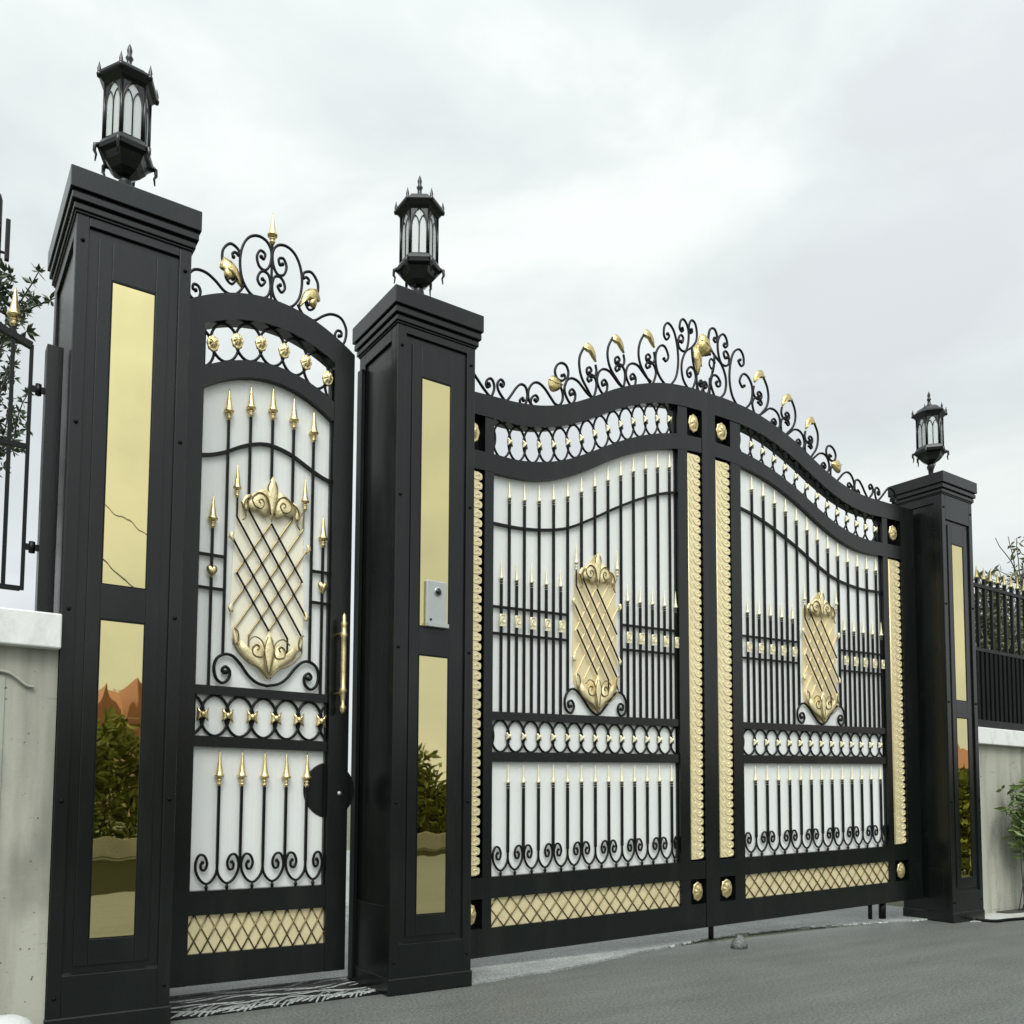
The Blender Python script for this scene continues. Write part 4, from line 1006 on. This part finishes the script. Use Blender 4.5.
b = MB(); b.tube([Vector((-3, -9, 7.7)).lerp(Vector((14, -27, 5.9)), t)-Vector((0, 0, 1.0*t*(1-t))) for t in lin(0, 1, 14)], .012, 5)
tag(b.build('power_line', M['rubber'], None, base=(-3, -9, 7.7)), 'upper thinner overhead wire crossing the road', 'wire')
g = thing('utility_pole', 'grey concrete utility pole across the road holding the two wires', 'pole', (-3, -9, 0))
b = MB(); b.lathe([(.14, 0), (.09, 8), (0, 8.02)], (-3, -9.3, 0), 12); b.build('pole', M['kerb'], g)
b = MB(); b.box(-3.5, -2.5, -9.2, -9.1, 7.15, 7.25); b.box(-3.5, -2.5, -9.2, -9.1, 7.65, 7.75); b.build('cross_arm', M['bark'], g)

# ------------------------------------------------------------------ sky, sun, camera
W = bpy.data.worlds.new('World'); SC.world = W; W.use_nodes = True
nd, lk = W.node_tree.nodes, W.node_tree.links; nd.clear()
SUN_EL, SUN_AZ = radians(54), radians(214)      # azimuth clockwise from +y: sun stands front-right of the gate
out = N(nd, 'ShaderNodeOutputWorld')
sky = N(nd, 'ShaderNodeTexSky', sky_type='NISHITA'); sky.sun_disc = False; sky.sun_elevation = SUN_EL; sky.sun_rotation = SUN_AZ
bg1 = N(nd, 'ShaderNodeBackground'); bg1.inputs[1].default_value = .06; lk.new(sky.outputs[0], bg1.inputs[0])
tc = N(nd, 'ShaderNodeTexCoord')
mp = N(nd, 'ShaderNodeMapping'); mp.inputs['Scale'].default_value = (1.1, 1.1, 2.4); mp.inputs['Location'].default_value = (-2.2, 1.1, 3.3); lk.new(tc.outputs['Generated'], mp.inputs[0])
n1 = N(nd, 'ShaderNodeTexNoise'); n1.inputs['Scale'].default_value = 2.1; n1.inputs['Detail'].default_value = 6; n1.inputs['Roughness'].default_value = .52; n1.inputs['Distortion'].default_value = .35
n2 = N(nd, 'ShaderNodeTexNoise'); n2.inputs['Scale'].default_value = .9; n2.inputs['Detail'].default_value = 3
lk.new(mp.outputs[0], n1.inputs['Vector']); lk.new(mp.outputs[0], n2.inputs['Vector'])
r1 = N(nd, 'ShaderNodeValToRGB')
r1.color_ramp.elements[0].position = .40; r1.color_ramp.elements[0].color = (.745, .790, .795, 1)
r1.color_ramp.elements[1].position = .60; r1.color_ramp.elements[1].color = (.955, 1.0, .975, 1)
e = r1.color_ramp.elements.new(.5); e.color = (.825, .880, .868, 1)
lk.new(n1.outputs['Fac'], r1.inputs[0])
mx = N(nd, 'ShaderNodeMix', data_type='RGBA'); mx.inputs['A'].default_value = (.80, .825, .91, 1)
rr = N(nd, 'ShaderNodeMapRange'); rr.inputs['From Min'].default_value = .35; rr.inputs['From Max'].default_value = .55; rr.inputs['To Min'].default_value = .55
lk.new(n2.outputs['Fac'], rr.inputs['Value']); lk.new(rr.outputs[0], mx.inputs['Factor']); lk.new(r1.outputs[0], mx.inputs['B'])
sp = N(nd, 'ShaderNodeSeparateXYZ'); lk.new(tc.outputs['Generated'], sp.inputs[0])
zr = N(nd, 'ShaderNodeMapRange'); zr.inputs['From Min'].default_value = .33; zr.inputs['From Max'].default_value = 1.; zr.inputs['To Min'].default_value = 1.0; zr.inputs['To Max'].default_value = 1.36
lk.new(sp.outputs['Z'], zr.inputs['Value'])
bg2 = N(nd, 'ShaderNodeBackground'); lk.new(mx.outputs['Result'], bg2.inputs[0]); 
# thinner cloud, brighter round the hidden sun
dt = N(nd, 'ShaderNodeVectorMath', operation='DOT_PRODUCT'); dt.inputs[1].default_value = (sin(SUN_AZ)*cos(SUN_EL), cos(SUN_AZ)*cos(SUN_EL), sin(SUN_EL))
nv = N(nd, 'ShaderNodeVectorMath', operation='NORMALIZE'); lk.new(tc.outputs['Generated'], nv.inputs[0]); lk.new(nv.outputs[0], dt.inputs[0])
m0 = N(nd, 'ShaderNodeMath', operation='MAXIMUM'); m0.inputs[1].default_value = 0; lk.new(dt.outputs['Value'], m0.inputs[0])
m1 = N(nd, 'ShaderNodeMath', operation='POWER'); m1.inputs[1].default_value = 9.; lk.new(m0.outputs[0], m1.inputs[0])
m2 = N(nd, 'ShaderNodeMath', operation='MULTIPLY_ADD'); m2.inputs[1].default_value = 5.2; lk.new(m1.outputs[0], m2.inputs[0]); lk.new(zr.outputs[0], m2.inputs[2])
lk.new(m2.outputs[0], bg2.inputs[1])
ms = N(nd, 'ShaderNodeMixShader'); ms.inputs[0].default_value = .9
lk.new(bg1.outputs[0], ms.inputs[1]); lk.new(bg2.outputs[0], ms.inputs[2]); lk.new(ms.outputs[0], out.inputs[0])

sl = bpy.data.lights.new('sun', 'SUN'); sl.energy = 1.5; sl.angle = radians(25); sl.color = (1, .97, .92)
so = bpy.data.objects.new('sun', sl); COL.objects.link(so)
dv = Vector((sin(SUN_AZ)*cos(SUN_EL), cos(SUN_AZ)*cos(SUN_EL), sin(SUN_EL)))
so.rotation_euler = dv.to_track_quat('Z', 'Y').to_euler(); so.location = dv*30

cd = bpy.data.cameras.new('camera'); cam = bpy.data.objects.new('camera', cd); COL.objects.link(cam); SC.camera = cam
yaw, pitch, roll = .545296, .0635817, .0112510
fw = Vector((sin(yaw)*cos(pitch), cos(yaw)*cos(pitch), sin(pitch))); rt = Vector((cos(yaw), -sin(yaw), 0)); up = rt.cross(fw)
r2 = cos(roll)*rt+sin(roll)*up; u2 = -sin(roll)*rt+cos(roll)*up
cam.matrix_world = Matrix(((r2.x, u2.x, -fw.x, -.690197), (r2.y, u2.y, -fw.y, -3.415158), (r2.z, u2.z, -fw.z, .915226), (0, 0, 0, 1)))
cd.sensor_fit = 'HORIZONTAL'; cd.sensor_width = 36; cd.lens = 845.7588/1024*36
cd.shift_x = 88.687/1024; cd.shift_y = 229.385/1024
cd.clip_start = .05; cd.clip_end = 1000
SC.view_settings.view_transform = 'Standard'; SC.view_settings.look = 'None'; SC.view_settings.exposure = 0; SC.view_settings.gamma = 1
SC.render.resolution_x = SC.render.resolution_y = 1024
SC.cycles.max_bounces = 8
